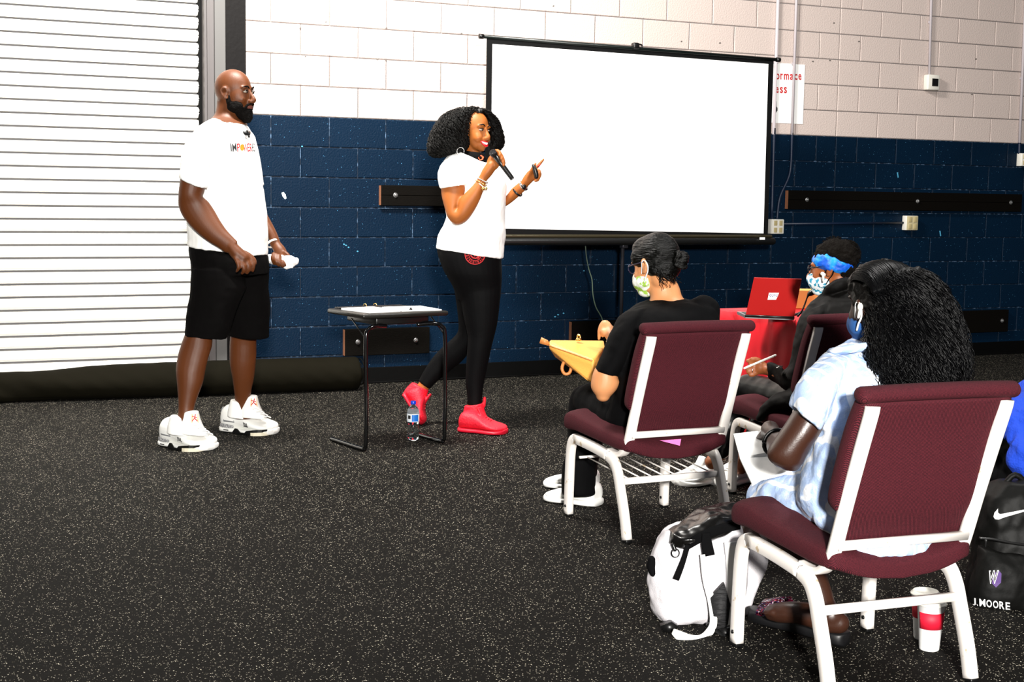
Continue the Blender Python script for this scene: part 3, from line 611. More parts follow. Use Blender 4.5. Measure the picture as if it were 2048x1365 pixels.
def strands(mb, rows, N, r=.0016, phi=(0, 2*math.pi), t0=(0, .2), t1=(.8, 1.), amp=.008, freq=9, seg=26, curl=False, inset=1.0, seed=1, stiff=.0):
    g = np.random.default_rng(seed); rows = np.asarray(rows); m = len(rows)
    for _ in range(N):
        ph = g.uniform(*phi); a, b = g.uniform(*t0), g.uniform(*t1); tt = np.linspace(a, b, seg); ii = tt*(m-1); i0 = np.clip(ii.astype(int), 0, m-2); fr = (ii-i0)[:, None]
        R_ = rows[i0]*(1-fr)+rows[i0+1]*fr; drift = g.normal(0, .25)
        ang = ph+drift*(tt-a); k = inset*g.uniform(.93, 1.06)
        P = R_[:, :3]+(R_[:, 3:6]*np.cos(ang)[:, None]+R_[:, 6:9]*np.sin(ang)[:, None])*k
        w = g.uniform(.7, 1.3)*freq*2*math.pi; p0 = g.uniform(0, 6.28); am = amp*g.uniform(.5, 1.3); out = nrm(R_[seg//2, 3:6]*math.cos(ph)+R_[seg//2, 6:9]*math.sin(ph)); sdv = nrm(np.cross(out, P[-1]-P[0]))
        P = P+np.outer(np.sin(w*tt+p0)*am, sdv)+np.outer(np.cos(w*tt+p0)*am*(1 if curl else .45), out)
        rr = r*g.uniform(.7, 1.3); T = np.gradient(P, axis=0); T /= np.linalg.norm(T, axis=1)[:, None]+1e-9
        A = np.cross(T, V(.31, .2, .93)); A /= np.linalg.norm(A, axis=1)[:, None]+1e-9; B = np.cross(T, A); tap = np.sqrt(np.clip(1-((np.arange(seg)-seg*.45)/(seg*.56))**2, .08, 1))[:, None]*rr
        vs = np.stack([P+A*tap, P+(-.5*A+.87*B)*tap, P+(-.5*A-.87*B)*tap], 1).reshape(-1, 3)
        f = [(i*3+j, i*3+(j+1) % 3, i*3+3+(j+1) % 3, i*3+3+j) for i in range(seg-1) for j in range(3)]; mb.add(vs, f)
    return mb

# ------------------------------------------------------------------ MAN
D = 7.45
man = thing('person', 'tall bald bearded man in white t-shirt and black shorts standing by the white door', 'person', ground(430, 885)); ML = root_loc(man)
b = MB()
hd = Head(mid(470, 187, 0, D), RH*.93-FH*.36, ZZ+RH*.02, 1.03); hd.skull(b, 1.08)
loft(b, D, [(434, 200, 484, 214, .02, .066), (433, 215, 484, 228, .01, .070), (428, 232, 486, 240, 0, .085), (408, 252, 496, 250, 0, .17)], ends=(0, 0))
loft(b, D, [(405, 262, 500, 262, 0, .19), (392, 330, 508, 330, 0, .17), (385, 420, 515, 420, 0, .15), (388, 480, 520, 480, 0, .13), (395, 540, 520, 540, 0, .13)])
AR = [(372, 290, 430, 262, -.20, .06), (365, 330, 420, 330, -.24, .062), (360, 362, 409, 380, -.25, .060), (357, 388, 405, 393, -.255, .056), (357, 412, 416, 403, -.25, .050), (366, 434, 428, 420, -.25, .050), (386, 458, 440, 441, -.26, .046), (412, 480, 453, 460, -.27, .040), (436, 495, 466, 474, -.28, .030), (452, 507, 476, 484, -.285, .026)]
loft(b, D, AR, ends=(0, 0))
px_tube(b, D, [(464, 494, -.285, .030), (474, 507, -.285, .036), (486, 516, -.285, .032)], n=14)
for pts in ([(494, 510, -.27, .013), (503, 519, -.275, .012), (507, 531, -.28, .011), (505, 542, -.275, .009)], [(488, 515, -.285, .013), (496, 527, -.295, .012), (498, 538, -.295, .011), (494, 546, -.285, .009)],
            [(480, 517, -.30, .013), (487, 531, -.31, .0115), (488, 541, -.31, .0105), (484, 547, -.295, .009)], [(470, 515, -.31, .012), (476, 528, -.32, .0105), (477, 537, -.32, .0095), (473, 543, -.305, .008)],
            [(484, 504, -.26, .014), (498, 510, -.245, .012), (509, 520, -.25, .010), (511, 528, -.255, .008)]): px_tube(b, D, pts)
# far arm and hand
loft(b, D, [(460, 270, 500, 275, .18, .055), (475, 350, 510, 350, .2, .052), (485, 395, 520, 390, .2, .05), (505, 435, 530, 420, .18, .042), (534, 470, 551, 460, .14, .035), (540, 492, 560, 482, .12, .026)])
px_tube(b, D, [(552, 490, .12, .027), (560, 502, .10, .032), (566, 512, .09, .028)], n=14)
for pts in ([(570, 506, .07, .012), (577, 512, .06, .011), (577, 522, .055, .010), (574, 528, .055, .008)], [(547, 508, .05, .011), (545, 518, .03, .011), (549, 528, .03, .009)],
            [(552, 510, .045, .0115), (551, 521, .02, .011), (557, 531, .025, .009)], [(558, 512, .045, .0115), (558, 524, .02, .011), (566, 533, .03, .009)], [(564, 514, .06, .011), (567, 526, .03, .010), (574, 533, .04, .008)]): px_tube(b, D, pts)
# legs
loft(b, D, [(400, 560, 450, 560, -.12, .07), (384, 630, 436, 630, -.13, .068), (370, 668, 426, 670, -.15, .064), (361, 693, 424, 693, -.16, .060), (355, 715, 417, 715, -.17, .058), (352, 740, 411, 740, -.18, .062), (354, 765, 406, 765, -.19, .058), (356, 790, 397, 790, -.20, .048), (357, 815, 389, 815, -.21, .040), (355, 838, 388, 838, -.22, .040), (352, 862, 392, 862, -.22, .040)])
loft(b, D, [(465, 560, 520, 560, .13, .07), (463, 640, 518, 640, .15, .066), (460, 678, 513, 680, .18, .060), (459, 705, 513, 705, .19, .060), (460, 730, 511, 730, .2, .060), (465, 757, 508, 757, .22, .055), (468, 780, 503, 780, .24, .045), (470, 800, 501, 802, .26, .038), (469, 820, 503, 820, .27, .038), (468, 838, 505, 838, .27, .040)])
body = part('body', fuse(b, 'body', ML, .0055, 3), skin_man, man)
hd.eyes(man); hd.brows(man, beard_m)
m = MB(); hd.e(m, (.050, 0, -.098), (.050, .046, .038)); hd.e(m, (.070, 0, -.118), (.030, .030, .030)); hd.e(m, (.078, 0, -.085), (.022, .026, .018))
for q in (-1, 1): hd.e(m, (.030, q*.048, -.066), (.046, .024, .034)); hd.e(m, (.004, q*.066, -.036), (.014, .010, .032)); tube(m, [hd.w(.104, 0, -.050), hd.w(.094, q*.020, -.055), hd.w(.078, q*.034, -.075)], .0065, 8, 3, rnd=1)
part('beard', fuse(m, 'beard', ML, .004, 2, .004, .02), beard_m, man)
for z_, w_ in ((-.0645, .019), (-.072, .017)): m = MB(); tube(m, [hd.w(.088, -w_, z_), hd.w(.0985, 0, z_), hd.w(.088, w_, z_)], .0042, 8, 4, rnd=1); part('lip', m, lip_n, man)
m = MB()
loft(m, D, [(432, 233, 482, 243, 0, .085), (424, 238, 487, 247, 0, .11), (404, 252, 495, 256, 0, .19), (390, 272, 504, 275, 0, .235), (382, 300, 511, 300, 0, .235), (378, 335, 518, 335, 0, .225), (376, 370, 524, 370, 0, .215), (374, 410, 530, 410, 0, .205), (375, 445, 533, 445, 0, .20), (377, 475, 535, 480, 0, .20), (377, 492, 535, 511, 0, .20)], 32, 3, 2.3)
loft(m, D, [(400, 250, 470, 250, -.17, .05), (380, 272, 440, 262, -.20, .07), (366, 300, 428, 300, -.235, .078), (361, 330, 418, 342, -.25, .080), (359, 356, 414, 378, -.255, .080)], 24, 3, 2.2)
loft(m, D, [(430, 250, 490, 250, .17, .05), (450, 270, 510, 275, .20, .07), (470, 330, 522, 330, .22, .07), (480, 366, 528, 372, .22, .07)], 24, 3)
sh = part('t_shirt', fuse(m, 't_shirt', ML, .006, 3, .006, .10), tee_w, man)
m = MB(); tube(m, [mid(431, 233, -.02, D), mid(440, 241, -.085, D), mid(460, 246, -.10, D), mid(478, 247, -.06, D), mid(486, 243, .02, D)], .006, 8, 5, flat=.6); part('collar', m, tee_w, sh)
tr = bvh([sh])
# print on the chest: black / red / orange lettering
gl = [('I', 462, 463.8, dark_ink), ('M', 465.5, 473.5, dark_ink), ('P', 475, 481, red_ink), ('W', 488, 495, red_ink), ('E', 495.5, 500, red_ink), ('R', 500.5, 504.5, red_ink), ('E', 505, 508, dark_ink), ('D', 508.3, 510.5, dark_ink)]
for ch_, xa, xb, mt_ in gl: decal('letter', mt_, sh, tr, [text_px(ch_, ((xa, 304), (xb, 302), (xa-1.5, 288)), .012)], D, .003)
decal('ball_print', mat('orange_ink', (235, 130, 20), .7), sh, tr, [poly([(484.5+4.3*math.cos(a), 295+6.5*math.sin(a)) for a in np.linspace(0, 6.28, 16, endpoint=False)])], D, .003)
m = MB(); loft(m, D, [(394, 458, 518, 466, 0, .17), (388, 478, 524, 490, 0, .18), (382, 492, 532, 508, 0, .19), (383, 520, 535, 520, 0, .20), (385, 548, 536, 548, 0, .195)], 30, 3, 2.4)
loft(m, D, [(384, 535, 480, 540, -.09, .115), (381, 575, 492, 575, -.10, .115), (376, 625, 470, 625, -.12, .112), (371, 670, 452, 678, -.13, .110)], 26, 3, 2.4)
loft(m, D, [(450, 535, 536, 540, .08, .115), (455, 575, 537, 575, .10, .115), (455, 625, 538, 625, .12, .112), (455, 671, 537, 677, .14, .105)], 26, 3, 2.4)
part('shorts', fuse(m, 'shorts', ML, .006, 2, .008, .14), short_b, man)
# jewellery, microphone clip, towel
m = MB(); tube(m, [mid(462, 247, -.11, D), mid(474, 257, -.125, D), mid(486, 268, -.10, D), mid(491, 266, -.06, D)], .0018, 5, 4); part('necklace', m, silver, man)
m = MB(); tube(m, [mid(484, 266, -.12, D), mid(497, 268, -.10, D)], .010, 8, 1, rnd=1); tube(m, [mid(489, 273, -.12, D), mid(492, 278, -.115, D)], .004, 6, 1, rnd=1); tube(m, [mid(494, 262, -.11, D), mid(498, 274, -.09, D)], .006, 8, 1, rnd=1)
part('clip_microphone', fuse(m, 'mic', ML, .003, 1), plastic_b, man, 'small black microphone clipped at the neckline')
m = MB(); c_ = mid(546, 487, .12, D); axs = nrm(mid(552, 495, .12, D)-mid(541, 474, .15, D)); u1 = nrm(np.cross(axs, FH)); u2 = np.cross(axs, u1)
tube(m, [c_+u1*.033*math.cos(a)+u2*.036*math.sin(a) for a in np.linspace(0, 2*math.pi, 25)], .006, 8, 1, flat=.5, ref=axs); part('wristband', m, plastic_w, man, 'white wristband')
m = MB(); px_tube(m, D, [(537, 518, .07, .022), (552, 520, .065, .030), (570, 524, .06, .034), (584, 523, .06, .030), (591, 523, .065, .018)], n=18); px_tube(m, D, [(575, 532, .05, .018), (583, 534, .05, .010)])
tw = fuse(m, 'hand_towel', mid(565, 530, .06, D), .005, 2, .008, .03)
solo('hand_towel', tw, mat('towel', (250, 248, 246), .95), "rolled white hand towel in the bearded man's far hand", 'towel', mid(565, 530, .06, D))
def sneaker(hx, hy, tx, ty, L):
    heel = ground(hx, hy); toe = ground(tx, ty); dirv = nrm(toe-heel); toe = heel+dirv*L
    u, fr = shoe('shoe', man, heel, toe, ZZ, None, .150, .205, .030, shoe_w, shoe_w)
    P = lambda a, b_, c: shoe_pt(heel, fr, a, b_, c)
    m = MB(); side = -1 if (fr[2]@FH) > 0 else 1
    wv = lambda a: np.interp(a, [0, .03, .1, .22, .34, .46, .58, .7, .82, .91, .97, 1], [.04, .052, .064, .070, .072, .078, .088, .095, .094, .08, .055, .025])*.205/.19
    def sidestrip(nm, mt, pts, off=.004, par=u, k=1.07):
        m = MB(); n = len(pts); vs = []; 
        for a, z0, z1 in pts: w = (wv(a)*k+off)*side; vs += [P(a, z0, w), P(a, z1, w)]
        vs2 = [p-fr[2]*side*.006 for p in vs]; f = [(2*i, 2*i+1, 2*i+3, 2*i+2) for i in range(n-1)]
        N_ = len(vs); m.add(vs+vs2, f+[tuple(N_+j for j in q) for q in f]+[(2*i+1, 2*i+3, N_+2*i+3, N_+2*i+1) for i in range(n-1)]); return part(nm, m, mt, par, smooth=False)
    sidestrip('sole_stripe', plastic_b, [(.33, .002, .010), (.38, .002, .030), (.43, .002, .030), (.50, .002, .012), (.60, .004, .012), (.64, .006, .024), (.70, .006, .028), (.78, .006, .032), (.86, .008, .034), (.92, .010, .034), (.97, .012, .034)], .008)
    sidestrip('toe_guard', cream, [(.74, .001, .018), (.80, .001, .019), (.86, .001, .020), (.92, .001, .020), (.97, .001, .02), (1.0, .002, .020)], .011)
    sidestrip('heel_stripe', shoe_grey, [(.03, .028, .046), (.12, .028, .048), (.22, .028, .046), (.33, .029, .042)], .002)
    sidestrip('heel_mark', plastic_b, [(.13, .013, .018), (.24, .013, .018)], .0045)
    g = MATS['shoe_grey_flat'] if 'shoe_grey_flat' in MATS else mat('shoe_grey_flat', (120, 122, 124), .5)
    t_ = bvh([u])
    def pxp(a, b_, c):
        q = P(a, b_, c)-CAM; z = q@WD; return (1024+FPX*(q@RT)/z, 682.5-FPX*(q@UPV)/z)
    W0 = lambda a, z: pxp(a, z, wv(a)*side*.9)
    tri = [W0(.10, .062), W0(.32, .060), W0(.36, .120), W0(.30, .118)]; pl = tri+[tri[0]]
    decal('wing_panel', g, u, t_, [strip(pl, 3.2)], D, .003); decal('lace_lock', plastic_b, u, t_, [strip([W0(.33, .120), W0(.40, .128)], 5)], D, .004)
    a0, b0 = W0(.56, .066), W0(.58, .046)
    decal('side_emblem', plastic_b, u, t_, [strip([(a0[0]-3+i*3, a0[1]+i), (b0[0]-2+i*2.4, b0[1]+i*.6)], 1.6) for i in range(3)]+[strip([(b0[0]-4, b0[1]), (b0[0]+5, b0[1]+2)], 1.8)], D, .004)
    tg = P(.43, .165, .0); c0 = pxp(.45, .160, side*.012)
    decal('tongue_label', mat('pale_orange', (240, 190, 150), .6), u, t_, [poly([(c0[0]-4, c0[1]-8), (c0[0]+5, c0[1]-8), (c0[0]+5, c0[1]+8), (c0[0]-5, c0[1]+8)])], D, .003)
    decal('tongue_print', red_ink, u, t_, [strip([(c0[0]-4, c0[1]+5), (c0[0]+1, c0[1]-1), (c0[0]+2, c0[1]-7)], 1.8), strip([(c0[0]+1, c0[1]-1), (c0[0]+5, c0[1]+5)], 1.8), strip([(c0[0]-3, c0[1]-2), (c0[0]+4, c0[1])], 1.5)], D, .0045)
    m = MB(); tube(m, [P(-.005, .06, 0), P(-.03, .10, 0), P(-.015, .125, 0)], [.016, .020, .014], 10, 3, flat=.4, ref=fr[2], rnd=1); part('heel_tab', m, g, u)
sneaker(331, 888, 452, 905, .312); sneaker(449, 860, 571, 870, .318)
for ox, oy, dd, kk in ((0, 0, -.235, 1), (119, -33, .265, .95)):
    q = lambda x, y: (370+ox+(x-370)*kk, 860+oy+(y-860)*kk)
    m = MB(); loft(m, D, [(*q(369, 826), *q(397, 824), dd, .036), (*q(366, 838), *q(401, 840), dd, .042), (*q(360, 852), *q(408, 856), dd, .046), (*q(356, 866), *q(418, 872), dd, .046)], 22, 3, 2.4, ends=(.25, 0))
    tg = part('shoe', fuse(m, 'tongue', ML, .004, 2), shoe_w, man, 'tall padded white shoe tongue'); tr_ = bvh([tg])
    decal('tongue_label', mat('pale_orange', (240, 190, 150), .6), tg, tr_, [poly([q(383, 828), q(396, 828), q(398, 846), q(382, 846)])], D, .003)
    decal('tongue_print', red_ink, tg, tr_, [strip([q(384, 843), q(389, 837), q(391, 829)], 1.8), strip([q(389, 837), q(395, 843)], 1.8), strip([q(384, 833), q(394, 836)], 1.5)], D, .0045)
    m = MB(); loft(m, D, [(*q(341, 832), *q(366, 838), dd, .042), (*q(336, 850), *q(372, 856), dd, .044), (*q(334, 866), *q(376, 872), dd, .044)], 22, 3, 2.4, ends=(.3, 0)); part('shoe', fuse(m, 'collar', ML, .004, 2), shoe_w, man, 'white padded heel collar')
    for j in range(4): m = MB(); a_, b_ = q(388+j*8, 851+j*5.5), q(404+j*7, 853+j*5.5); tube(m, [at_d(*a_, D+dd-.052), at_d((a_[0]+b_[0])/2, (a_[1]+b_[1])/2-2, D+dd-.052), at_d(*b_, D+dd-.045)], .0035, 6, 3, rnd=1); part('lace', m, shoe_w, tg)

# ------------------------------------------------------------------ STANDING WOMAN
D = 8.0
wom = thing('person', 'smiling woman in white t-shirt and red high-top shoes talking into a microphone', 'person', ground(950, 862)); WL = root_loc(wom)
b = MB(); tilt = ZZ+RH*.06
hd = Head(mid(949, 262, 0, D), RH*.76-FH*.65-ZZ*.02, tilt, .97); hd.skull(b, .97)
for q in (-1, 1): hd.e(b, (.062, q*.034, -.040), (.026, .025, .026))
loft(b, D, [(930, 285, 962, 292, .02, .050), (929, 300, 962, 305, .02, .050), (924, 312, 968, 318, .01, .07), (905, 328, 975, 330, 0, .12)])
loft(b, D, [(892, 345, 990, 345, 0, .13), (893, 400, 1000, 400, 0, .11), (897, 440, 1002, 440, 0, .11), (890, 490, 990, 490, 0, .11), (905, 540, 985, 540, 0, .11)])
px_tube(b, D, [(945, 530, -.02, .05), (960, 620, -.03, .05), (957, 700, -.03, .04), (948, 790, -.02, .033)]); px_tube(b, D, [(940, 530, .06, .05), (934, 610, .08, .05), (930, 664, .09, .034), (895, 718, .12, .030), (860, 758, .13, .033)])
loft(b, D, [(884, 345, 922, 340, -.13, .050), (882, 372, 930, 368, -.15, .052), (883, 392, 929, 388, -.16, .052), (889, 415, 921, 406, -.17, .050), (896, 436, 914, 415, -.18, .046), (912, 450, 917, 414, -.19, .046), (932, 443, 917, 408, -.20, .046), (948, 423, 921, 396, -.205, .044), (960, 400, 937, 380, -.21, .038), (968, 378, 951, 364, -.21, .030), (973, 364, 958, 352, -.21, .024)])
px_tube(b, D, [(966, 357, -.21, .024), (974, 345, -.21, .030), (983, 332, -.21, .030)], n=14)
MCt = mid(984, 303, -.26, D); MCb = mid(1024, 357, -.24, D)
for k, (x0, y0, x1, y1, x2, y2) in enumerate([(984, 318, 992, 302, 1000, 306), (987, 323, 997, 308, 1004, 313), (990, 329, 1001, 315, 1007, 320), (991, 335, 1003, 322, 1008, 326)]):
    px_tube(b, D, [(x0, y0, -.215, .0125), (x1, y1, -.255, .0115), (x2, y2, -.275, .0100), (x2-1, y2+5, -.285, .0085)])
px_tube(b, D, [(976, 338, -.20, .013), (979, 320, -.19, .012), (988, 308, -.22, .010), (993, 303, -.24, .008)])
# far arm
loft(b, D, [(960, 335, 995, 338, .10, .045), (975, 380, 1005, 380, .11, .045), (985, 410, 1004, 402, .09, .042), (1004, 416, 1003, 398, .05, .038), (1015, 411, 1013, 391, .02, .034), (1030, 400, 1022, 379, -.01, .030), (1043, 388, 1031, 371, -.03, .026), (1053, 379, 1041, 363, -.04, .022)])
px_tube(b, D, [(1047, 371, -.04, .022), (1055, 360, -.05, .028), (1063, 350, -.055, .029)], n=14)
px_tube(b, D, [(1064, 344, -.05, .012), (1074, 334, -.055, .0105), (1081, 326, -.055, .0095), (1087, 319, -.055, .007)])
for x0, y0, x1, y1, x2, y2 in [(1068, 346, 1078, 341, 1077, 349), (1070, 352, 1080, 347, 1078, 355), (1068, 358, 1077, 354, 1075, 361)]: px_tube(b, D, [(x0, y0, -.06, .0115), (x1, y1, -.075, .0105), (x2, y2, -.095, .009), (x2-5, y2+1, -.100, .0075)])
px_tube(b, D, [(1056, 356, -.07, .0125), (1062, 343, -.09, .011), (1067, 334, -.10, .010), (1071, 328, -.10, .008)])
# legs (covered) down to bare ankles
loft(b, D, [(934, 780, 961, 780, -.02, .035), (935, 808, 962, 808, -.02, .034), (934, 832, 962, 832, -.02, .036)])
loft(b, D, [(846, 755, 868, 766, .13, .034), (836, 768, 858, 778, .13, .032), (826, 782, 850, 792, .13, .032)])
part('body', fuse(b, 'body', WL, .0055, 3), skin_wom, wom)
hd.eyes(wom); hd.brows(wom, hair_m, .030)
# smiling mouth
m = MB(); tube(m, [hd.w(.076, .028, -.058), hd.w(.089, .016, -.066), hd.w(.094, 0, -.069), hd.w(.089, -.016, -.066), hd.w(.076, -.028, -.058)], [.003, .009, .0105, .009, .003], 10, 5, flat=.6, ref=ZZ, rnd=1); mo = part('mouth', m, teeth, wom, 'open smile with white teeth')
for zs, cs, mr in ((.010, .004, .0040), (-.013, -.012, .0062)):
    m = MB(); tube(m, [hd.w(.076, .031, -.056), hd.w(.092, .015, -.066+zs*.7), hd.w(.0985, 0, -.069+zs), hd.w(.092, -.015, -.066+zs*.7), hd.w(.076, -.031, -.056)], [.002, mr, mr, mr, .002], 8, 5, rnd=1); part('lip', m, lip_r, mo, 'red lipstick')
# pulled-down black mask round the chin and throat
m = MB(); loft(m, D, [(927, 300, 960, 308, .015, .058), (926, 308, 962, 314, .01, .062), (925, 315, 967, 322, .005, .068)], 24, 3); loft(m, D, [(935, 303, 968, 306, -.04, .05), (935, 311, 974, 318, -.05, .05), (945, 322, 972, 325, -.05, .04)], 20, 3)
mk = part('face_mask', fuse(m, 'mask', WL, .005, 3), tee_b, wom, 'black mask pulled down under the chin')
tr = bvh([mk]); decal('mask_print', mat('orange_red_ink', (240, 90, 50), .6), mk, tr, [poly([(956, 316), (962, 310), (968, 314), (966, 319), (960, 321)])], D, .003)
# hair
def W_rows(rs, sub=4): return rings_of(rs, D, sub)
HL = [(914, 217, 956, 214, .03, .06), (893, 226, 955, 222, .03, .10), (879, 240, 948, 234, .02, .12), (868, 258, 944, 250, .01, .13), (861, 277, 941, 272, .01, .13), (858, 295, 938, 288, .0, .12), (860, 308, 930, 302, .0, .10), (868, 315, 915, 310, 0, .06)]
HR = [(950, 215, 972, 220, .05, .08), (958, 224, 984, 228, .07, .09), (966, 238, 995, 240, .09, .085), (972, 255, 1001, 256, .10, .08), (976, 272, 1006, 274, .10, .075), (978, 288, 1006, 290, .10, .065), (980, 298, 1000, 300, .10, .045)]
HT = [(915, 224, 975, 232, .05, .10), (908, 221, 980, 224, .05, .09), (922, 215, 966, 217, .05, .05)]
m = MB(); rl, rr_ = W_rows(HL), W_rows(HR)
for r_ in (rl, rr_, W_rows(HT)): rk = r_.copy(); rk[:, 3:] *= .95; add_rings(m, rk, 24, 2)
ell(m, mid(936, 258, .06, D), (.11, .09, .12))
hr = part('hair', fuse(m, 'hair', WL, .007, 2, .016, .03), hair_m, wom, 'big loose black curls')
m = MB(); strands(m, rl, 620, .0022, (0, 6.28), (0, .4), (.7, 1.06), .008, 11, 44, True, 1.0, 3); strands(m, rr_, 330, .0022, (-1.6, 2.9), (0, .3), (.7, 1.08), .008, 9, 38, True, 1.0, 4)
strands(m, W_rows(HT)[::-1], 120, .0022, (0, 6.28), (0, .3), (.7, 1.), .006, 5, 24, True, 1.0, 5)
part('curls', m, hair_m, hr, kind='stuff')
# shirt
m = MB()
loft(m, D, [(916, 303, 962, 322, 0, .085), (902, 309, 975, 326, 0, .12), (888, 322, 990, 332, 0, .155), (882, 345, 1003, 345, 0, .165), (882, 375, 1013, 372, 0, .165), (888, 405, 1012, 402, 0, .155), (893, 432, 1010, 432, 0, .15), (888, 450, 1011, 452, 0, .155), (877, 470, 1011, 474, 0, .16), (872, 497, 1006, 517, 0, .165)], 32, 3, 2.2)
loft(m, D, [(905, 312, 950, 318, -.10, .05), (884, 326, 925, 326, -.13, .066), (875, 348, 925, 345, -.145, .070), (879, 378, 934, 370, -.155, .068)], 24, 3)
loft(m, D, [(960, 328, 995, 332, .09, .05), (972, 350, 1006, 350, .11, .055), (978, 380, 1010, 378, .11, .055)], 20, 3)
sh = part('t_shirt', fuse(m, 't_shirt', WL, .006, 3, .007, .09), tee_w, wom)
tr = bvh([sh]); decal('chest_print', mat('faint_gold_ink', (228, 214, 186), .7), sh, tr, [strip([(980+i*6, 357+(i % 2)*2), (984+i*6, 352), (986+i*6, 358)], 1.4) for i in range(3)], D, .003)
# leggings
m = MB()
loft(m, D, [(880, 470, 1002, 480, 0, .145), (874, 495, 1003, 512, 0, .155), (877, 515, 1003, 525, 0, .16), (889, 545, 1004, 548, 0, .155), (905, 572, 1003, 572, 0, .13), (915, 600, 1001, 598, 0, .11)], 30, 3, 2.2)
loft(m, D, [(900, 545, 1003, 545, -.02, .10), (918, 590, 1001, 590, -.03, .095), (928, 640, 996, 640, -.03, .082), (935, 672, 989, 672, -.03, .070), (934, 700, 982, 700, -.03, .062), (932, 735, 975, 735, -.02, .058), (931, 768, 968, 768, -.02, .046), (934, 790, 965, 792, -.02, .040), (934, 810, 964, 812, -.02, .038)], 24, 3)
loft(m, D, [(905, 560, 960, 560, .06, .09), (913, 610, 958, 612, .08, .080), (917, 655, 955, 668, .10, .070), (910, 672, 942, 700, .11, .062), (890, 690, 922, 725, .12, .056), (868, 712, 901, 742, .13, .048), (850, 738, 876, 762, .13, .040), (837, 762, 859, 779, .13, .036)], 24, 3)
lg = part('leggings', fuse(m, 'leggings', WL, .006, 3), legging, wom)
tr = bvh([lg]); cx, cy_ = 950, 509
arc = lambda r, a0, a1, n=18: [(cx+r*math.cos(a), cy_+r*math.sin(a)) for a in np.linspace(a0, a1, n)]
decal('round_emblem', red_ink, lg, tr, [strip(arc(20, -.15, 3.3), 1.6), strip(arc(12.5, -.1, 3.24), 1.2), strip([(941, 511), (946, 516), (952, 517), (957, 513), (953, 511), (948, 512)], 2.6), strip([(955, 518), (960, 512)], 2.)], D, .003)
for i, ch_ in enumerate('BASKETBALL'):
    a = 2.95-i*.30; c0 = np.array([cx+16.2*math.cos(a), cy_+16.2*math.sin(a)]); tg = np.array([math.sin(a), -math.cos(a)]); ou = np.array([-math.cos(a), -math.sin(a)])
    decal('letter', red_ink, lg, tr, [text_px(ch_, (tuple(c0-tg*1.7-ou*2.2), tuple(c0+tg*1.7-ou*2.2), tuple(c0-tg*1.7+ou*2.2)), .01)], D, .004)
# shoes
h0 = ground(921, 862); t0 = ground(1012, 868)
shoe('shoe', wom, h0, t0, ZZ, None, .118, .185, .026, red_shoe, red_sole)
m = MB(); loft(m, D, [(929, 812, 966, 806, -.02, .045), (925, 830, 972, 828, -.02, .045), (921, 846, 982, 846, -.02, .044)], 20, 3); tube(m, [mid(968, 812, -.02, D), mid(969, 797, -.02, D)], .010, 8, 1, rnd=1); part('shoe', fuse(m, 'collar', WL, .005, 2), red_shoe, wom, 'red high ankle collar')
hk = mid(806, 790, .13, D); tk = ground(842, 851); uu = nrm(nrm(RH*.92+ZZ*.45)); tk = tk+ZZ*.004
shoe('shoe', wom, hk, tk, uu, None, .118, .185, .024, red_shoe, red_sole)
m = MB(); loft(m, D, [(824, 765, 858, 780, .13, .043), (812, 777, 853, 797, .13, .045), (803, 792, 850, 815, .13, .044)], 20, 3); part('shoe', fuse(m, 'collar', WL, .005, 2), red_shoe, wom, 'red high ankle collar')
# bracelets, watch
def bangle(par, name, mt, c, axd, r, th, n=26, flat=1., beads=0, lab=None):
    axd = nrm(axd); u1 = nrm(np.cross(axd, V(.2, .3, .9))); u2 = np.cross(axd, u1); m = MB()
    P = [c+u1*r*math.cos(a)+u2*r*math.sin(a) for a in np.linspace(0, 2*math.pi, n)]
    if beads: [ell(m, p, th, nu=8, nv=6) for p in P[:-1]]
    else: tube(m, P, th, 8, 1, flat=flat, ref=axd)
    return part(name, m, mt, par, lab)
a1 = nrm(mid(973, 350, -.21, D)-mid(955, 385, -.21, D))
bangle(wom, 'bracelet', silver, mid(965, 361, -.21, D), a1, .029, .0045, beads=1, n=22); bangle(wom, 'bracelet', gold, mid(962, 366, -.21, D), a1, .031, .004, n=24, beads=1)
bangle(wom, 'bracelet', cream, mid(964, 372, -.21, D), nrm(a1+RH*.3), .033, .003); m = MB(); ell(m, mid(966, 378, -.245, D), .010, nu=10, nv=8); ell(m, mid(972, 377, -.24, D), .009, nu=10, nv=8); part('charm', fuse(m, 'charm', WL, .003, 1), gold, wom)
a2 = nrm(mid(1055, 362, -.05, D)-mid(1020, 398, 0, D))
bangle(wom, 'watch_strap', silver, mid(1047, 372, -.035, D), a2, .028, .009, flat=.35); m = MB(); ell(m, mid(1048, 374, -.065, D), (.014, .008, .014)); part('watch_dial', m, plastic_b, wom)
bangle(wom, 'bracelet', plastic_b, mid(1035, 384, -.02, D), a2, .031, .006, flat=.4)
m = MB(); tube(m, [mid(921, 303, -.10, D)+V(0, 0, .03)*0+ZZ*.022*math.sin(a)+RH*.02*math.cos(a) for a in np.linspace(0, 6.28, 20)], .0015, 5, 1); part('hoop_earring', m, silver, wom)
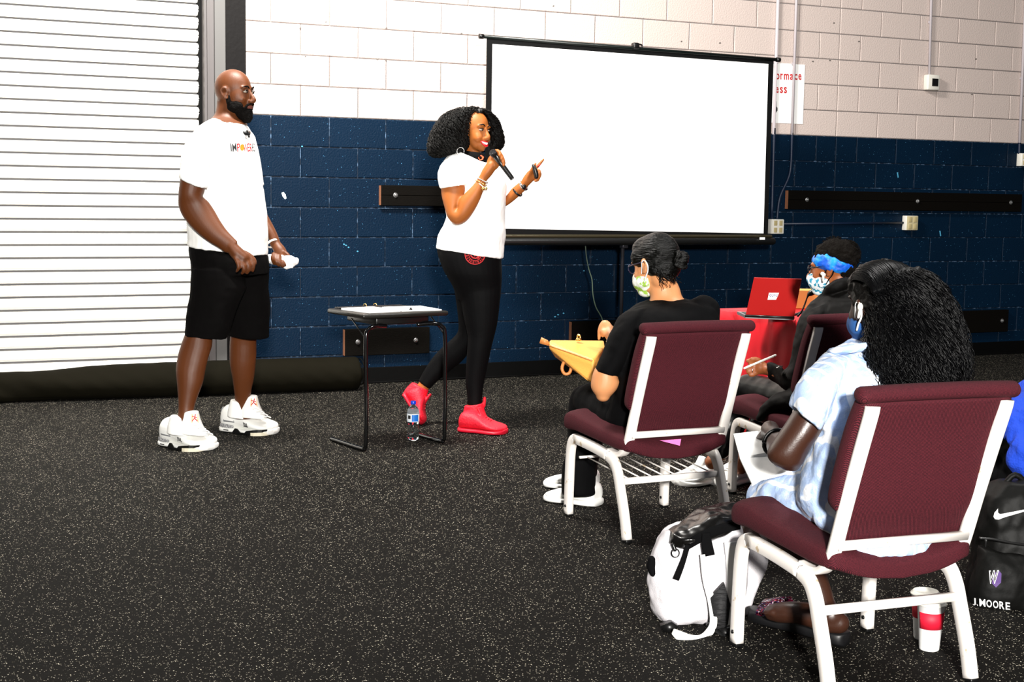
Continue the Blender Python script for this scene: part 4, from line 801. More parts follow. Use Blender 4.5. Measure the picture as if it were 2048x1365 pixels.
# microphone and remote are held things
mdir = nrm(MCb-MCt); mc = thing('microphone', "black handheld microphone in the smiling woman's hand", 'microphone', MCb)
m = MB(); tube(m, [MCt+mdir*.03, MCb-mdir*.02, MCb], [.015, .0135, .0125], 18, 2); hb = part('handle', m, plastic_b, mc)
m = MB(); tube(m, [MCb, MCb+mdir*.006], [.0127, .012], 18, 1); part('end_ring', m, mat('dark_grey', (60, 60, 60), .4), mc)
m = MB(); ell(m, MCt+mdir*.012, .022, nu=20, nv=14); part('grille', m, mat('mesh_metal', (40, 40, 42), .35, metal=.7, bump=1, bscale=300), mc)
rm = thing('presenter_remote', "small black presentation remote in the smiling woman's far hand", 'remote', mid(1070, 345, -.08, D))
m = MB(); px_tube(m, D, [(1073, 354, -.105, .011), (1072, 347, -.105, .013), (1069, 337, -.105, .012), (1067, 331, -.10, .009)], n=14); part('shell', m, plastic_b, rm)
m = MB(); px_tube(m, D, [(1075, 333, -.11, .004), (1080, 330, -.105, .004)]); part('button', m, red_ink, rm, 'red button')

# ------------------------------------------------------------------ SEATED WOMAN IN BLACK
D = 5.75
pa = thing('person', 'seated woman in black t-shirt with hair in a low bun, writing on a tan handbag', 'person', V(.30, -4.35, 0)); AL = root_loc(pa)
b = MB(); hd = Head(mid(1309, 531, .02, D), -RH*.72+FH*.69-ZZ*.26, ZZ-RH*.18+FH*.17, .99); hd.skull(b)
loft(b, D, [(1292, 560, 1352, 560, .02, .055), (1298, 580, 1360, 578, .01, .055), (1300, 598, 1366, 596, 0, .060), (1290, 612, 1385, 608, 0, .10)])
loft(b, D, [(1260, 640, 1410, 640, -.02, .11), (1255, 720, 1400, 720, -.08, .12), (1250, 800, 1390, 800, -.08, .12), (1250, 840, 1390, 840, -.06, .12)])
loft(b, D, [(1245, 650, 1275, 640, -.10, .04), (1215, 700, 1258, 700, -.12, .050), (1191, 735, 1236, 748, -.13, .052), (1183, 757, 1240, 765, -.13, .055), (1182, 777, 1233, 780, -.13, .052), (1192, 792, 1220, 794, -.13, .035)], ends=(0, .8))
px_tube(b, D, [(1208, 772, -.12, .045), (1219, 742, .0, .038), (1230, 708, .13, .030), (1228, 686, .20, .025), (1222, 670, .24, .027), (1219, 662, .26, .026)])
for x0, y0, x1, y1, x2, y2 in [(1210, 664, 1203, 661, 1199, 671), (1211, 658, 1204, 654, 1199, 661), (1214, 653, 1207, 648, 1201, 653), (1218, 651, 1212, 645, 1205, 646)]: px_tube(b, D, [(x0, y0, .26, .012), (x1, y1, .27, .011), (x2, y2, .28, .009), (x2-1, y2+7, .285, .008)])
px_tube(b, D, [(1210, 668, .24, .012), (1205, 662, .25, .010), (1205, 672, .26, .008)])
for (hx_, kx, dd) in ((1255, 1172, .32), (1320, 1190, .48)): px_tube(b, D, [(hx_, 835, -.02, .075), ((hx_+kx)/2, 818, dd/2, .07), (kx, 800, dd, .052), (kx-6, 860, dd+.02, .045), (kx-12, 930, dd, .034), (kx-12, 980, dd-.02, .026)])
part('body', fuse(b, 'body', AL, .0055, 3), skin_a, pa)
m = MB(); hd.e(m, (-.022, 0, .038), (.100, .083, .094), 30, 20); hd.e(m, (-.055, 0, -.020), (.062, .066, .055)); hd.e(m, (.015, 0, .075), (.072, .068, .052))
for q in (-1, 1): hd.e(m, (-.035, q*.060, -.005), (.040, .022, .045)); hd.e(m, (.020, q*.066, .040), (.045, .016, .035))
hr = part('hair', fuse(m, 'hair', AL, .005, 3, .003, .03), hair_s, pa, 'slicked back glossy black hair')
m = MB(); bc = hd.w(-.135, -.005, -.005)
ell(m, bc, .030); [tube(m, [bc+hd.y*.030*math.cos(a+k)+hd.z*.032*math.sin(a+k)-hd.x*.012*math.sin(3*a) for a in np.linspace(0, 5, 12)], .010, 8, 2, rnd=1) for k in (0, 2.1, 4.2)]
part('hair_bun', fuse(m, 'bun', AL, .004, 2, .004, .02), hair_s, pa)
m = MB(); g = np.random.default_rng(5)
for i in range(70):
    p0 = hd.w(-.075+g.normal()*.012, .03+g.normal()*.028, -.045+g.normal()*.01); d_ = nrm(-hd.z+hd.x*g.normal()*.4-hd.x*.3+hd.y*g.normal()*.3); Ls = g.uniform(.02, .06)
    tube(m, [p0, p0+d_*Ls*.5+hd.y*.006, p0+d_*Ls*.8-hd.y*.006, p0+d_*Ls-hd.x*.006], .0013, 4, 3)
part('loose_curls', m, hair_m, hr, kind='stuff')
maskA = mat('mask_white_green', (240, 244, 236), .8, mix=(150, 190, 70), mscale=38, mlo=.52, mhi=.60, bump=.2, bscale=30)
def face_mask(root, hd, mt, RL, black_loop=False, lab=None):
    m = MB(); hd.e(m, (.048, 0, -.055), (.066, .060, .052), 28, 18); hd.e(m, (.088, 0, -.040), (.034, .026, .030)); hd.e(m, (.06, 0, -.092), (.040, .038, .030))
    for q in (-1, 1): hd.e(m, (.036, q*.046, -.055), (.036, .020, .030))
    mk = part('face_mask', fuse(m, 'mask', RL, .004, 3), mt, root, lab)
    for q in (-1, 1):
        m = MB(); tube(m, [hd.w(.020, q*.068, -.030), hd.w(.006, q*.078, -.008), hd.w(-.006, q*.086, .014), hd.w(-.022, q*.088, .018), hd.w(-.032, q*.086, -.002), hd.w(-.024, q*.080, -.026), hd.w(-.004, q*.074, -.046), hd.w(.014, q*.066, -.068)], .0028, 6, 4, flat=.6); part('ear_loop', m, tee_b if black_loop else paper, mk)
    return mk
def glasses(root, hd, mt, k=1.):
    m = MB()
    for q in (-1, 1):
        tube(m, [hd.w(.094+.0, q*(.031+.024*math.cos(a)), .004+.019*math.sin(a)) for a in np.linspace(0, 2*math.pi, 20)], .0022, 6, 1); tube(m, [hd.w(.090, q*.056, .012), hd.w(.05, q*.074, .014), hd.w(-.012, q*.082, .014)], .0024, 6, 2)
    tube(m, [hd.w(.096, -.008, .006), hd.w(.098, 0, .008), hd.w(.096, .008, .006)], .002, 6, 2); return part('glasses', m, mt, root)
face_mask(pa, hd, maskA, AL, lab='white mask with green leaf print'); glasses(pa, hd, mat('dark_blue_frame', (24, 20, 50), .3))
m = MB()
loft(m, D, [(1300, 600, 1369, 596, .0, .072), (1284, 607, 1388, 601, 0, .10), (1262, 617, 1412, 606, -.01, .13), (1246, 630, 1430, 620, -.03, .15), (1240, 660, 1438, 655, -.06, .155), (1238, 710, 1432, 710, -.09, .155), (1234, 760, 1425, 760, -.10, .15), (1222, 800, 1405, 800, -.07, .145), (1205, 835, 1390, 835, -.03, .14), (1205, 858, 1385, 858, -.01, .13)], 32, 3, 2.3)
loft(m, D, [(1258, 622, 1295, 615, -.07, .06), (1238, 636, 1285, 636, -.10, .075), (1225, 660, 1276, 665, -.12, .080), (1211, 692, 1262, 703, -.13, .080), (1189, 738, 1238, 754, -.135, .080)], 24, 3)
px_tube(m, D, [(1405, 625, -.02, .07), (1415, 680, .03, .06), (1405, 735, .06, .055)], n=16)
part('t_shirt', fuse(m, 't_shirt', AL, .006, 3, .010, .11), tee_b, pa)
m = MB()
loft(m, D, [(1200, 800, 1385, 800, -.01, .12), (1195, 840, 1385, 840, .0, .12)], 24, 3)
px_tube(m, D, [(1250, 832, -.03, .095), (1205, 815, .15, .088), (1176, 800, .30, .076), (1168, 815, .33, .070), (1165, 870, .34, .066), (1162, 915, .33, .070), (1158, 950, .31, .072), (1157, 986, .30, .074)], n=18, rnd=.3)
px_tube(m, D, [(1335, 830, -.03, .095), (1270, 812, .22, .088), (1200, 795, .44, .070), (1182, 870, .48, .055), (1172, 950, .46, .050)], n=16, rnd=.3)
part('trousers', fuse(m, 'trousers', AL, .007, 3, .010, .13), tee_b, pa)
for (hx_, hy_, tx_, ty_) in ((1196, 1012, 1110, 998), (1192, 982, 1135, 974)):
    h_, t_ = ground(hx_, hy_), ground(tx_, ty_); d_ = nrm(t_-h_); u, fr = shoe('shoe', pa, h_, h_+d_*.25, ZZ, None, .105, .175, .030, shoe_w, shoe_w)
    m = MB(); P = lambda a, b_, c: shoe_pt(h_, fr, a, b_, c); sgn = -1 if fr[2]@FH > 0 else 1
    tube(m, [P(.12, .045, sgn*.036), P(.3, .06, sgn*.036), P(.5, .05, sgn*.044), P(.75, .04, sgn*.050)], .003, 6, 3, rnd=1); part('side_stripe', m, shoe_grey, u)
bangle(pa, 'bracelet', silver, mid(1227, 683, .205, D), nrm(mid(1222, 668, .25, D)-mid(1229, 696, .165, D)), .028, .004, beads=1, n=18)
# handbag used as a writing surface
tan = mat('tan_leather', (232, 168, 78), .42, bump=.15, bscale=120); tan2 = mat('tan_leather_side', (205, 128, 66), .45, bump=.15, bscale=120)
hbL = mid(1160, 720, .25, D); t = thing('handbag', 'tan leather handbag with a gold turn lock on the lap of the writing woman', 'bag', hbL)
def hull(pts, bev, name, mt, par, lab=None):
    bm = bmesh.new(); [bm.verts.new(Vector(p-root_loc(par))) for p in pts]; r = bmesh.ops.convex_hull(bm, input=bm.verts[:]); bmesh.ops.delete(bm, geom=[g for g in r['geom_interior'] if isinstance(g, bmesh.types.BMVert)], context='VERTS')
    bmesh.ops.dissolve_limit(bm, angle_limit=.15, verts=bm.verts[:], edges=bm.edges[:])
    bmesh.ops.bevel(bm, geom=bm.edges[:], offset=bev, segments=3, affect='EDGES', profile=.5, clamp_overlap=True); me = bpy.data.meshes.new(name); bm.to_mesh(me); bm.free(); return part(name, me, mt, par, lab)
hull([mid(1098, 680, .34, D), mid(1208, 681, .38, D), mid(1210, 694, .30, D), mid(1186, 720, .13, D), mid(1098, 690, .30, D), mid(1098, 697, .30, D), mid(1183, 768, .10, D), mid(1194, 735, .13, D), mid(1200, 735, .34, D), mid(1110, 715, .36, D)], .010, 'bag_body', tan, t)
m = MB(); tube(m, [mid(1098, 692, .295, D), mid(1140, 706, .205, D), mid(1184, 722, .120, D)], .003, 6, 3); part('seam', m, tan2, t)
m = MB(); prism(m, D, [(1079, 687), (1083, 676), (1096, 682), (1099, 688), (1096, 692)], .30, .325); part('strap_end', m, tan2, t)
m = MB(); px_tube(m, D, [(1127, 726, .26, .007), (1124, 738, .25, .007), (1129, 748, .25, .007), (1138, 747, .25, .007), (1142, 738, .25, .007), (1141, 728, .25, .007)]); part('strap_loop', m, tan2, t)
m = MB(); tube(m, [mid(1154, 681, .33, D), mid(1155, 671, .33, D), mid(1160, 671, .33, D), mid(1161, 681, .33, D)], .004, 8, 3); ell(m, mid(1157, 680, .33, D), (.014, .01, .006)); part('turn_lock', fuse(m, 'lock', hbL, .003, 1), gold, t)
m = MB(); box(m, C1+V(.02, .22, .405), (.12, .16, .002)); tg_ = None
pk = MB(); poly_prism(pk, [C1+V(-.09, .03, .392), C1+V(.00, .02, .394), C1+V(-.005, .02, .368)], V(0, .004, 0)); solo('paper_tag', pk, mat('pink', (255, 120, 190), .7), 'pink paper corner poking out behind the seat of the chair with the wire rack', 'paper', C1+V(.05, .015, .375), smooth=False)

# ------------------------------------------------------------------ RED TABLE WITH LAPTOP
red_cloth = mat('red_tablecloth', (205, 12, 30), .6, bump=.25, bscale=6)
tx0, ty0, tx1, ty1, tzz = 1.62, -3.78, 2.40, -2.95, .74
t = thing('folding_table', 'table under a floor-length red cloth in front of the woman with the headband', 'table', V((tx0+tx1)/2, (ty0+ty1)/2, 0))
m = MB(); box(m, V((tx0+tx1)/2, (ty0+ty1)/2, tzz-.02), (tx1-tx0-.01, ty1-ty0-.01, .03), bev=.005); part('table_top', m, plastic_w, t)
for a_ in (tx0+.1, tx1-.1):
    for c_ in (ty0+.1, ty1-.1): m = MB(); tube(m, [(a_, c_, .70), (a_, c_, 0.005)], .014, 10, 1); part('leg', m, grey_steel, t)
m = MB(); n_ = 260; per = []
for i in range(n_):
    s_ = i/n_*2*((tx1-tx0)+(ty1-ty0)); w_, h_ = tx1-tx0, ty1-ty0
    if s_ < w_: p, o_ = V(tx0+s_, ty0), V(0, -1)
    elif s_ < w_+h_: p, o_ = V(tx1, ty0+s_-w_), V(1, 0)
    elif s_ < 2*w_+h_: p, o_ = V(tx1-(s_-w_-h_), ty1), V(0, 1)
    else: p, o_ = V(tx0, ty1-(s_-2*w_-h_)), V(-1, 0)
    per.append((p, o_, s_))
lv = [(tzz, .0), (tzz-.008, .010), (tzz-.05, .012), (tzz-.2, .022), (tzz-.4, .034), (.18, .045), (.012, .052)]; vs = []
for z, of in lv:
    for p, o_, s_ in per: q = p+o_*(of*(1+.55*math.sin(s_*26+z*2)+.25*math.sin(s_*61))); vs.append(V(q[0], q[1], z))
fs = [(k*n_+i, k*n_+(i+1) % n_, (k+1)*n_+(i+1) % n_, (k+1)*n_+i) for k in range(len(lv)-1) for i in range(n_)]+[tuple(range(n_))[::-1]]; m.add(vs, fs)
for v in m.v: v[:, 2] += (v[:, 2] > tzz-.001)*.0015
solo('tablecloth', m, red_cloth, 'bright red floor-length cloth draped over the table with the laptop', 'tablecloth', V((tx0+tx1)/2, (ty0+ty1)/2, 0))
lz = tzz+.004
hA = ground(1491, 632, lz+.012); hB = ground(1588, 636, lz+.012); hx_ = nrm(hB-hA); W_ = np.linalg.norm(hB-hA); by = nrm(V(-hx_[1], hx_[0], 0)); by = nrm(by-hx_*.35)
lt = thing('laptop', 'open laptop with a red lid and white sticker on the red table', 'laptop', (hA+hB)/2*V(1, 1, 0)+V(0, 0, lz))
m = MB(); poly_prism(m, [hA-ZZ*.012, hB-ZZ*.012, hB-ZZ*.012+by*.23, hA-ZZ*.012+by*.23], ZZ*.014); part('base', m, mat('laptop_grey', (130, 130, 132), .4, metal=.5), lt, smooth=False)
m = MB()
for r_ in range(4): 
    for c_ in range(12): q = hA+hx_*(W_*(.06+.075*c_))+by*(.05+.035*r_)+ZZ*.003; poly_prism(m, [q, q+hx_*W_*.06, q+hx_*W_*.06+by*.026, q+by*.026], ZZ*.002)
part('keyboard', m, plastic_b, lt, kind='stuff', smooth=False)
D = depth((hA+hB)/2)
TLp, TRp = at_d(1508, 556, depth(hA)-.04+.0), at_d(1603, 559, depth(hB)-.0)
TLp = at_d(1508, 556, depth(hA)-.05); TRp = at_d(1603, 559, depth(hB)-.05)
m = MB(); poly_prism(m, [hA, hB, TRp, TLp], nrm(np.cross(hB-hA, TLp-hA))*-.008); lid = part('lid', m, mat('red_metal_lid', (185, 24, 22), .35, metal=.1), lt, 'shiny red lid', smooth=False)
tr = bvh([lid]); decal('sticker', paper, lt, tr, [poly([(1535, 600), (1538, 586), (1558, 586), (1556, 592), (1552, 600)])], D, .002)
for i, ch_ in enumerate('0UWU'): decal('letter', mat('purple_ink', (90, 60, 140), .6), lt, tr, [text_px(ch_, ((1539+i*4.3, 594), (1542.4+i*4.3, 594), (1539.6+i*4.3, 588)), .01)], D, .0035)
m = MB(); tube(m, [hA-hx_*.002, hB+hx_*.002], .007, 8, 1); part('hinge', m, plastic_b, lt)
m = MB(); px_tube(m, 7.05, [(1500, 636, 0, .004), (1535, 634, -.03, .004), (1560, 628, -.05, .005), (1567, 620, -.05, .005), (1573, 632, -.06, .005), (1590, 630, -.06, .006), (1606, 624, -.05, .008)]); px_tube(m, 7.0, [(1566, 612, -.02, .004), (1566, 626, -.02, .004), (1562, 634, -.02, .003)]); solo('cable_bundle', m, plastic_b, 'tangle of black cables beside the red laptop', 'cable', ground(1560, 632, tzz+.004))
bx = ground(1622, 620, tzz+.002)+V(.02, .1, 0); m = MB(); box(m, bx+V(0, 0, .052), (.22, .14, .10), np.array([RH, FH, ZZ]), bev=.003); solo('cardboard_box', m, mat('cardboard', (215, 170, 90), .8), 'small tan cardboard box on the red table behind the laptop', 'box', bx, smooth=False)
m = MB(); px_tube(m, 6.75, [(1596, 632, 0, .006), (1604, 622, 0, .004), (1610, 608, 0, .004), (1615, 594, 0, .004), (1620, 588, 0, .013), (1630, 582, 0, .015), (1634, 580, 0, .012)]); solo('desk_microphone', m, plastic_b, 'black gooseneck microphone on the red table beside the headband woman', 'microphone', at_d(1596, 634, 6.75))

# ------------------------------------------------------------------ SEATED WOMAN WITH BLUE HEADBAND
D = 6.2
pb = thing('person', 'seated woman in black jacket with a blue headband and an afro puff', 'person', V(1.2, -4.25, 0)); BL = root_loc(pb)
b = MB(); hd = Head(mid(1663, 537, .0, D), -RH*.88+FH*.45-ZZ*.18, ZZ-RH*.12+FH*.05, .95); hd.skull(b)
loft(b, D, [(1650, 545, 1702, 545, .02, .055), (1652, 562, 1704, 560, .01, .055), (1652, 580, 1712, 572, 0, .065)])
loft(b, D, [(1625, 620, 1720, 610, -.03, .10), (1610, 700, 1715, 700, -.08, .11), (1605, 790, 1710, 790, -.08, .11)])
px_tube(b, D, [(1630, 650, -.12, .038), (1603, 720, -.14, .036), (1580, 757, -.11, .030), (1555, 748, -.03, .026), (1534, 740, .03, .025), (1522, 736, .05, .032), (1513, 735, .06, .028)])
for x0, y0, x1, y1, x2, y2 in [(1510, 727, 1500, 722, 1494, 722), (1510, 733, 1500, 733, 1493, 738), (1510, 740, 1501, 742, 1495, 745), (1513, 746, 1506, 750, 1500, 751)]: px_tube(b, D, [(x0, y0, .05, .012), (x1, y1, .04, .0105), (x2, y2, .04, .008)])
px_tube(b, D, [(1524, 727, .04, .012), (1515, 719, .035, .0105), (1503, 718, .03, .008)])
px_tube(b, D, [(1630, 800, -.05, .06), (1560, 792, .15, .06), (1492, 780, .34, .048), (1478, 840, .34, .042), (1445, 900, .26, .036), (1424, 925, .24, .034)])
px_tube(b, D, [(1690, 800, -.02, .06), (1620, 790, .2, .06), (1550, 778, .40, .048), (1520, 850, .40, .042), (1490, 915, .33, .036), (1482, 935, .32, .034)])
part('body', fuse(b, 'body', BL, .0055, 3), skin_b, pb)
m = MB(); hd.e(m, (-.020, 0, .045), (.098, .083, .090), 28, 18); hd.e(m, (-.06, 0, -.005), (.055, .068, .045))
hr = part('hair', fuse(m, 'hair', BL, .006, 2, .010, .02), hair_f, pb)
pc = mid(1692, 509, .03, D); m = MB(); ell(m, pc, .056, nu=28, nv=18); ell(m, mid(1668, 500, .02, D), (.060, .07, .045)); pf_ = part('afro_puff', fuse(m, 'puff', BL, .006, 1, .022, .02), hair_f, pb)
g = np.random.default_rng(8); m = MB()
for i in range(900):
    d_ = nrm(g.normal(size=3)+V(0, 0, .3)); cc_ = pc if i % 3 else mid(1668, 502, .02, D); r_ = .052; p0 = cc_+d_*r_; tn = nrm(np.cross(d_, g.normal(size=3)))
    tube(m, [p0, p0+d_*.006+tn*.005, p0+d_*.011-tn*.003, p0+d_*.014+tn*.004], .0010, 3, 2)
part('fuzz', m, hair_f, pf_, kind='stuff')
band = mat('blue_headband', (0, 84, 200), .55, mix=(20, 150, 240), mscale=26, mlo=.45, mhi=.62, bump=.5, bscale=26)
m = MB(); loft(m, D, [(1639, 503, 1668, 512, .0, .06), (1633, 507, 1690, 525, .0, .090), (1627, 515, 1706, 531, .0, .098), (1624, 523, 1707, 540, .0, .098), (1630, 534, 1704, 546, .0, .090), (1645, 541, 1690, 546, 0, .07)], 32, 3); part('headband', fuse(m, 'band', BL, .005, 2, .008, .03), band, pb, 'blue tie-dye headband')
face_mask(pb, hd, mat('mask_blue_print', (240, 246, 248), .8, mix=(40, 140, 170), mscale=55, mlo=.5, mhi=.56, bump=.2, bscale=30), BL, True, 'white mask with blue print'); glasses(pb, hd, plastic_b)
m = MB(); px_tube(m, D, [(1646, 548, -.095, .006), (1647, 563, -.095, .0045)]); px_tube(m, D, [(1645, 548, -.09, .009), (1648, 550, -.09, .008)]); part('earbud', fuse(m, 'earbud', BL, .002, 1), plastic_w, pb, 'white wireless earbud')
m = MB()
loft(m, D, [(1653, 577, 1708, 563, .0, .075), (1645, 588, 1716, 572, -.01, .105), (1636, 597, 1728, 586, -.02, .13), (1620, 612, 1738, 600, -.04, .15), (1602, 645, 1742, 640, -.06, .16), (1594, 690, 1738, 690, -.08, .16), (1588, 740, 1730, 740, -.10, .155), (1575, 790, 1725, 790, -.08, .16), (1570, 822, 1720, 822, -.06, .16)], 30, 3, 2.2)
tube(m, [mid(1652, 590, -.04, D), mid(1664, 576, -.10, D), mid(1690, 566, -.11, D), mid(1712, 570, -.03, D), mid(1712, 575, .06, D)], [.018, .024, .026, .024, .02], 12, 4)
loft(m, D, [(1616, 612, 1660, 606, -.10, .06), (1602, 632, 1650, 636, -.13, .075), (1592, 670, 1634, 678, -.15, .072), (1583, 710, 1620, 722, -.16, .068), (1566, 752, 1602, 768, -.155, .066), (1566, 735, 1588, 786, -.12, .058), (1552, 730, 1562, 775, -.05, .048), (1542, 728, 1546, 762, .0, .040), (1535, 727, 1536, 757, .02, .038)], 24, 3)
px_tube(m, D, [(1590, 800, -.17, .05), (1560, 808, -.12, .045), (1535, 822, -.10, .035), (1520, 836, -.10, .018)], n=12)
jk = part('jacket', fuse(m, 'jacket', BL, .006, 3, .014, .10), hoodie, pb)
tr = bvh([jk]); decal('reflective_mark', silver, jk, tr, [strip([(1553, 736), (1558, 733), (1566, 733)], 1.6)], D, .003)
m = MB(); px_tube(m, D, [(1625, 806, -.05, .09), (1560, 796, .14, .082), (1494, 778, .32, .068), (1484, 800, .35, .060), (1475, 840, .34, .052), (1450, 890, .27, .044), (1438, 905, .25, .042)], n=18)
px_tube(m, D, [(1690, 800, -.02, .09), (1620, 788, .2, .08), (1550, 776, .40, .066), (1535, 800, .42, .058), (1515, 860, .39, .048), (1497, 905, .35, .042)], n=18)
part('leggings', fuse(m, 'leggings', BL, .007, 3, .004, .1), glossleg, pb)
for (hx2, hy2, tx2, ty2) in ((1436, 962, 1384, 966), (1500, 960, 1446, 966)):
    h_, t_ = ground(hx2, hy2), ground(tx2, ty2); d_ = nrm(t_-h_-FH*.02); shoe('shoe', pb, h_, h_+d_*.24, ZZ, None, .105, .17, .028, shoe_w, shoe_w)
st = thing('stylus', "white stylus pen in the hand of the headband woman", 'pen', mid(1520, 725, .02, D)); m = MB(); tube(m, [mid(1489, 737, .03, D), mid(1515, 726, .01, D), mid(1551, 711, -.01, D)], .0048, 10, 2, rnd=1); part('barrel', m, plastic_w, st); m = MB(); tube(m, [mid(1547.5, 712.5, -.01, D), mid(1548.6, 712, -.01, D)], .0052, 10, 1); part('ring', m, silver, st)
bangle(pb, 'ring', silver, mid(1504, 741, .04, D), RH, .0115, .002, n=14)

# ------------------------------------------------------------------ SEATED WOMAN IN STRIPED DRESS
D = 4.05
pd = thing('person', 'seated woman with long wavy black hair in a pale blue striped dress', 'person', V(-.1, -6.15, 0)); DL = root_loc(pd)
b = MB(); hd = Head(mid(1757, 614, .0, D), -RH*.40+FH*.91-ZZ*.10, ZZ-RH*.03, .98); hd.skull(b)
loft(b, D, [(1722, 640, 1790, 640, .02, .055), (1722, 665, 1790, 665, .02, .055), (1718, 690, 1800, 690, .01, .062), (1690, 706, 1810, 700, 0, .09)])
loft(b, D, [(1660, 730, 1830, 730, -.02, .11), (1650, 820, 1850, 820, -.08, .12), (1660, 900, 1860, 900, -.08, .12), (1660, 1000, 1850, 1000, -.06, .12)])
loft(b, D, [(1640, 740, 1690, 740, -.10, .05), (1606, 800, 1668, 815, -.13, .055), (1588, 822, 1648, 850, -.135, .056), (1570, 850, 1636, 873, -.14, .056), (1549, 880, 1622, 893, -.14, .055), (1534, 905, 1613, 910, -.14, .052), (1540, 924, 1606, 926, -.135, .048), (1560, 935, 1596, 936, -.13, .035)], ends=(0, .5))
px_tube(b, D, [(1572, 905, -.11, .050), (1562, 895, .05, .042), (1550, 880, .22, .032), (1545, 868, .30, .026), (1540, 860, .34, .030)])
for k in range(4): px_tube(b, D, [(1542-k*5, 858+k*5, .35, .012), (1534-k*5, 858+k*6, .37, .011), (1528-k*4, 864+k*6, .38, .009)])
# thighs, near shin back to ankle, foot
px_tube(b, D, [(1690, 1000, -.05, .085), (1610, 1000, .10, .08), (1538, 1000, .27, .062), (1560, 1070, .24, .056), (1610, 1130, .18, .050), (1640, 1180, .12, .034), (1650, 1212, .09, .033), (1662, 1232, .07, .036)])
px_tube(b, D, [(1780, 990, -.02, .085), (1650, 985, .25, .075), (1560, 975, .48, .060), (1520, 1040, .52, .052), (1490, 1130, .55, .040), (1480, 1180, .56, .034)])
px_tube(b, D, [(1676, 1246, .07, .034), (1655, 1240, .08, .040), (1625, 1232, .10, .037), (1592, 1226, .12, .034), (1562, 1226, .16, .032), (1545, 1226, .18, .026)], n=14)
for k in range(5): px_tube(b, D, [(1545, 1226+k*2, .15+.016*k, .012), (1532+k*2, 1226+k*1.2, .17+.018*k, .0100)])
part('body', fuse(b, 'body', DL, .0055, 3), skin_d, pd)
dress = bpy.data.materials.new('striped_dress'); dress.use_nodes = True; nt = dress.node_tree; bs = nt.nodes['Principled BSDF']; L_ = nt.links.new
tc = nt.nodes.new('ShaderNodeTexCoord'); mp = nt.nodes.new('ShaderNodeMapping'); mp.inputs['Rotation'].default_value = (0, .15, .1); mp.inputs['Scale'].default_value = (1, .2, .1)
w_ = nt.nodes.new('ShaderNodeTexWave'); w_.inputs['Scale'].default_value = 10.5; w_.inputs['Distortion'].default_value = .7; w_.inputs['Detail'].default_value = 2; w_.inputs['Detail Scale'].default_value = 1.5
rp = nt.nodes.new('ShaderNodeValToRGB'); e_ = rp.color_ramp.elements; e_[0].position = .78; e_[0].color = (*lin((172, 196, 234)), 1); e_[1].position = .86; e_[1].color = (*lin((240, 244, 250)), 1)
n2_ = nt.nodes.new('ShaderNodeTexNoise'); n2_.inputs['Scale'].default_value = 28; n2_.inputs['Detail'].default_value = 8; n2_.inputs['Roughness'].default_value = .75
mx_ = nt.nodes.new('ShaderNodeMix'); mx_.data_type = 'RGBA'; mr_ = nt.nodes.new('ShaderNodeMapRange'); mr_.inputs[1].default_value = .50; mr_.inputs[2].default_value = .66; mr_.inputs[4].default_value = .75
L_(tc.outputs['Object'], mp.inputs['Vector']); L_(mp.outputs[0], w_.inputs['Vector']); L_(w_.outputs['Fac'], rp.inputs[0]); L_(tc.outputs['Object'], n2_.inputs['Vector']); L_(n2_.outputs['Fac'], mr_.inputs[0]); L_(mr_.outputs[0], mx_.inputs[0])
L_(rp.outputs['Color'], mx_.inputs[6]); mx_.inputs[7].default_value = (*lin((232, 238, 248)), 1); L_(mx_.outputs[2], bs.inputs['Base Color']); bs.inputs['Roughness'].default_value = .85
bp_ = nt.nodes.new('ShaderNodeBump'); bp_.inputs['Strength'].default_value = .5; bp_.inputs['Distance'].default_value = .01; L_(n2_.outputs['Fac'], bp_.inputs['Height']); L_(bp_.outputs[0], bs.inputs['Normal'])
m = MB()
loft(m, D, [(1700, 682, 1800, 680, .01, .075), (1672, 700, 1815, 694, .0, .10), (1648, 716, 1826, 710, -.02, .13), (1625, 745, 1846, 742, -.05, .15), (1625, 800, 1880, 805, -.08, .155), (1638, 850, 1885, 850, -.10, .15), (1632, 885, 1880, 885, -.10, .15), (1618, 920, 1880, 920, -.09, .155), (1600, 960, 1885, 960, -.07, .16), (1600, 1010, 1885, 1010, -.05, .16), (1630, 1060, 1880, 1060, -.04, .15), (1650, 1090, 1860, 1090, -.03, .13)], 34, 3, 2.3)
loft(m, D, [(1650, 715, 1710, 705, -.08, .06), (1622, 735, 1690, 735, -.12, .080), (1603, 765, 1675, 780, -.14, .085), (1590, 790, 1660, 820, -.15, .085), (1580, 812, 1640, 862, -.15, .082)], 26, 3)
px_tube(m, D, [(1830, 790, -.02, .06), (1850, 840, -.05, .06)], n=18)
px_tube(m, D, [(1690, 1000, -.03, .115), (1625, 1002, .10, .108), (1572, 1000, .20, .094), (1542, 1000, .28, .078)], n=22); px_tube(m, D, [(1790, 990, -.01, .11), (1700, 985, .2, .10), (1600, 975, .42, .078)], n=22)
ell(m, C2+V(.0, .115, .385), (.165, .075, .045), [(math.cos(-.077), math.sin(-.077), 0), (-math.sin(-.077), math.cos(-.077), 0), (0, 0, 1)]); ell(m, C2+V(0, .2, .45), (.16, .12, .08))
dr = part('dress', fuse(m, 'dress', DL, .0065, 3, .014, .09), dress, pd)
m = MB(); tube(m, [mid(1678, 702, .09, D), mid(1672, 704, -.02, D), mid(1690, 700, -.09, D), mid(1730, 694, -.11, D), mid(1780, 690, -.09, D)], .012, 8, 4, flat=2.2, rnd=1); part('collar', m, dress, dr)
mk = face_mask(pd, hd, mat('mask_blue', (30, 80, 140), .8), DL, False, 'blue mask with white ear loops')
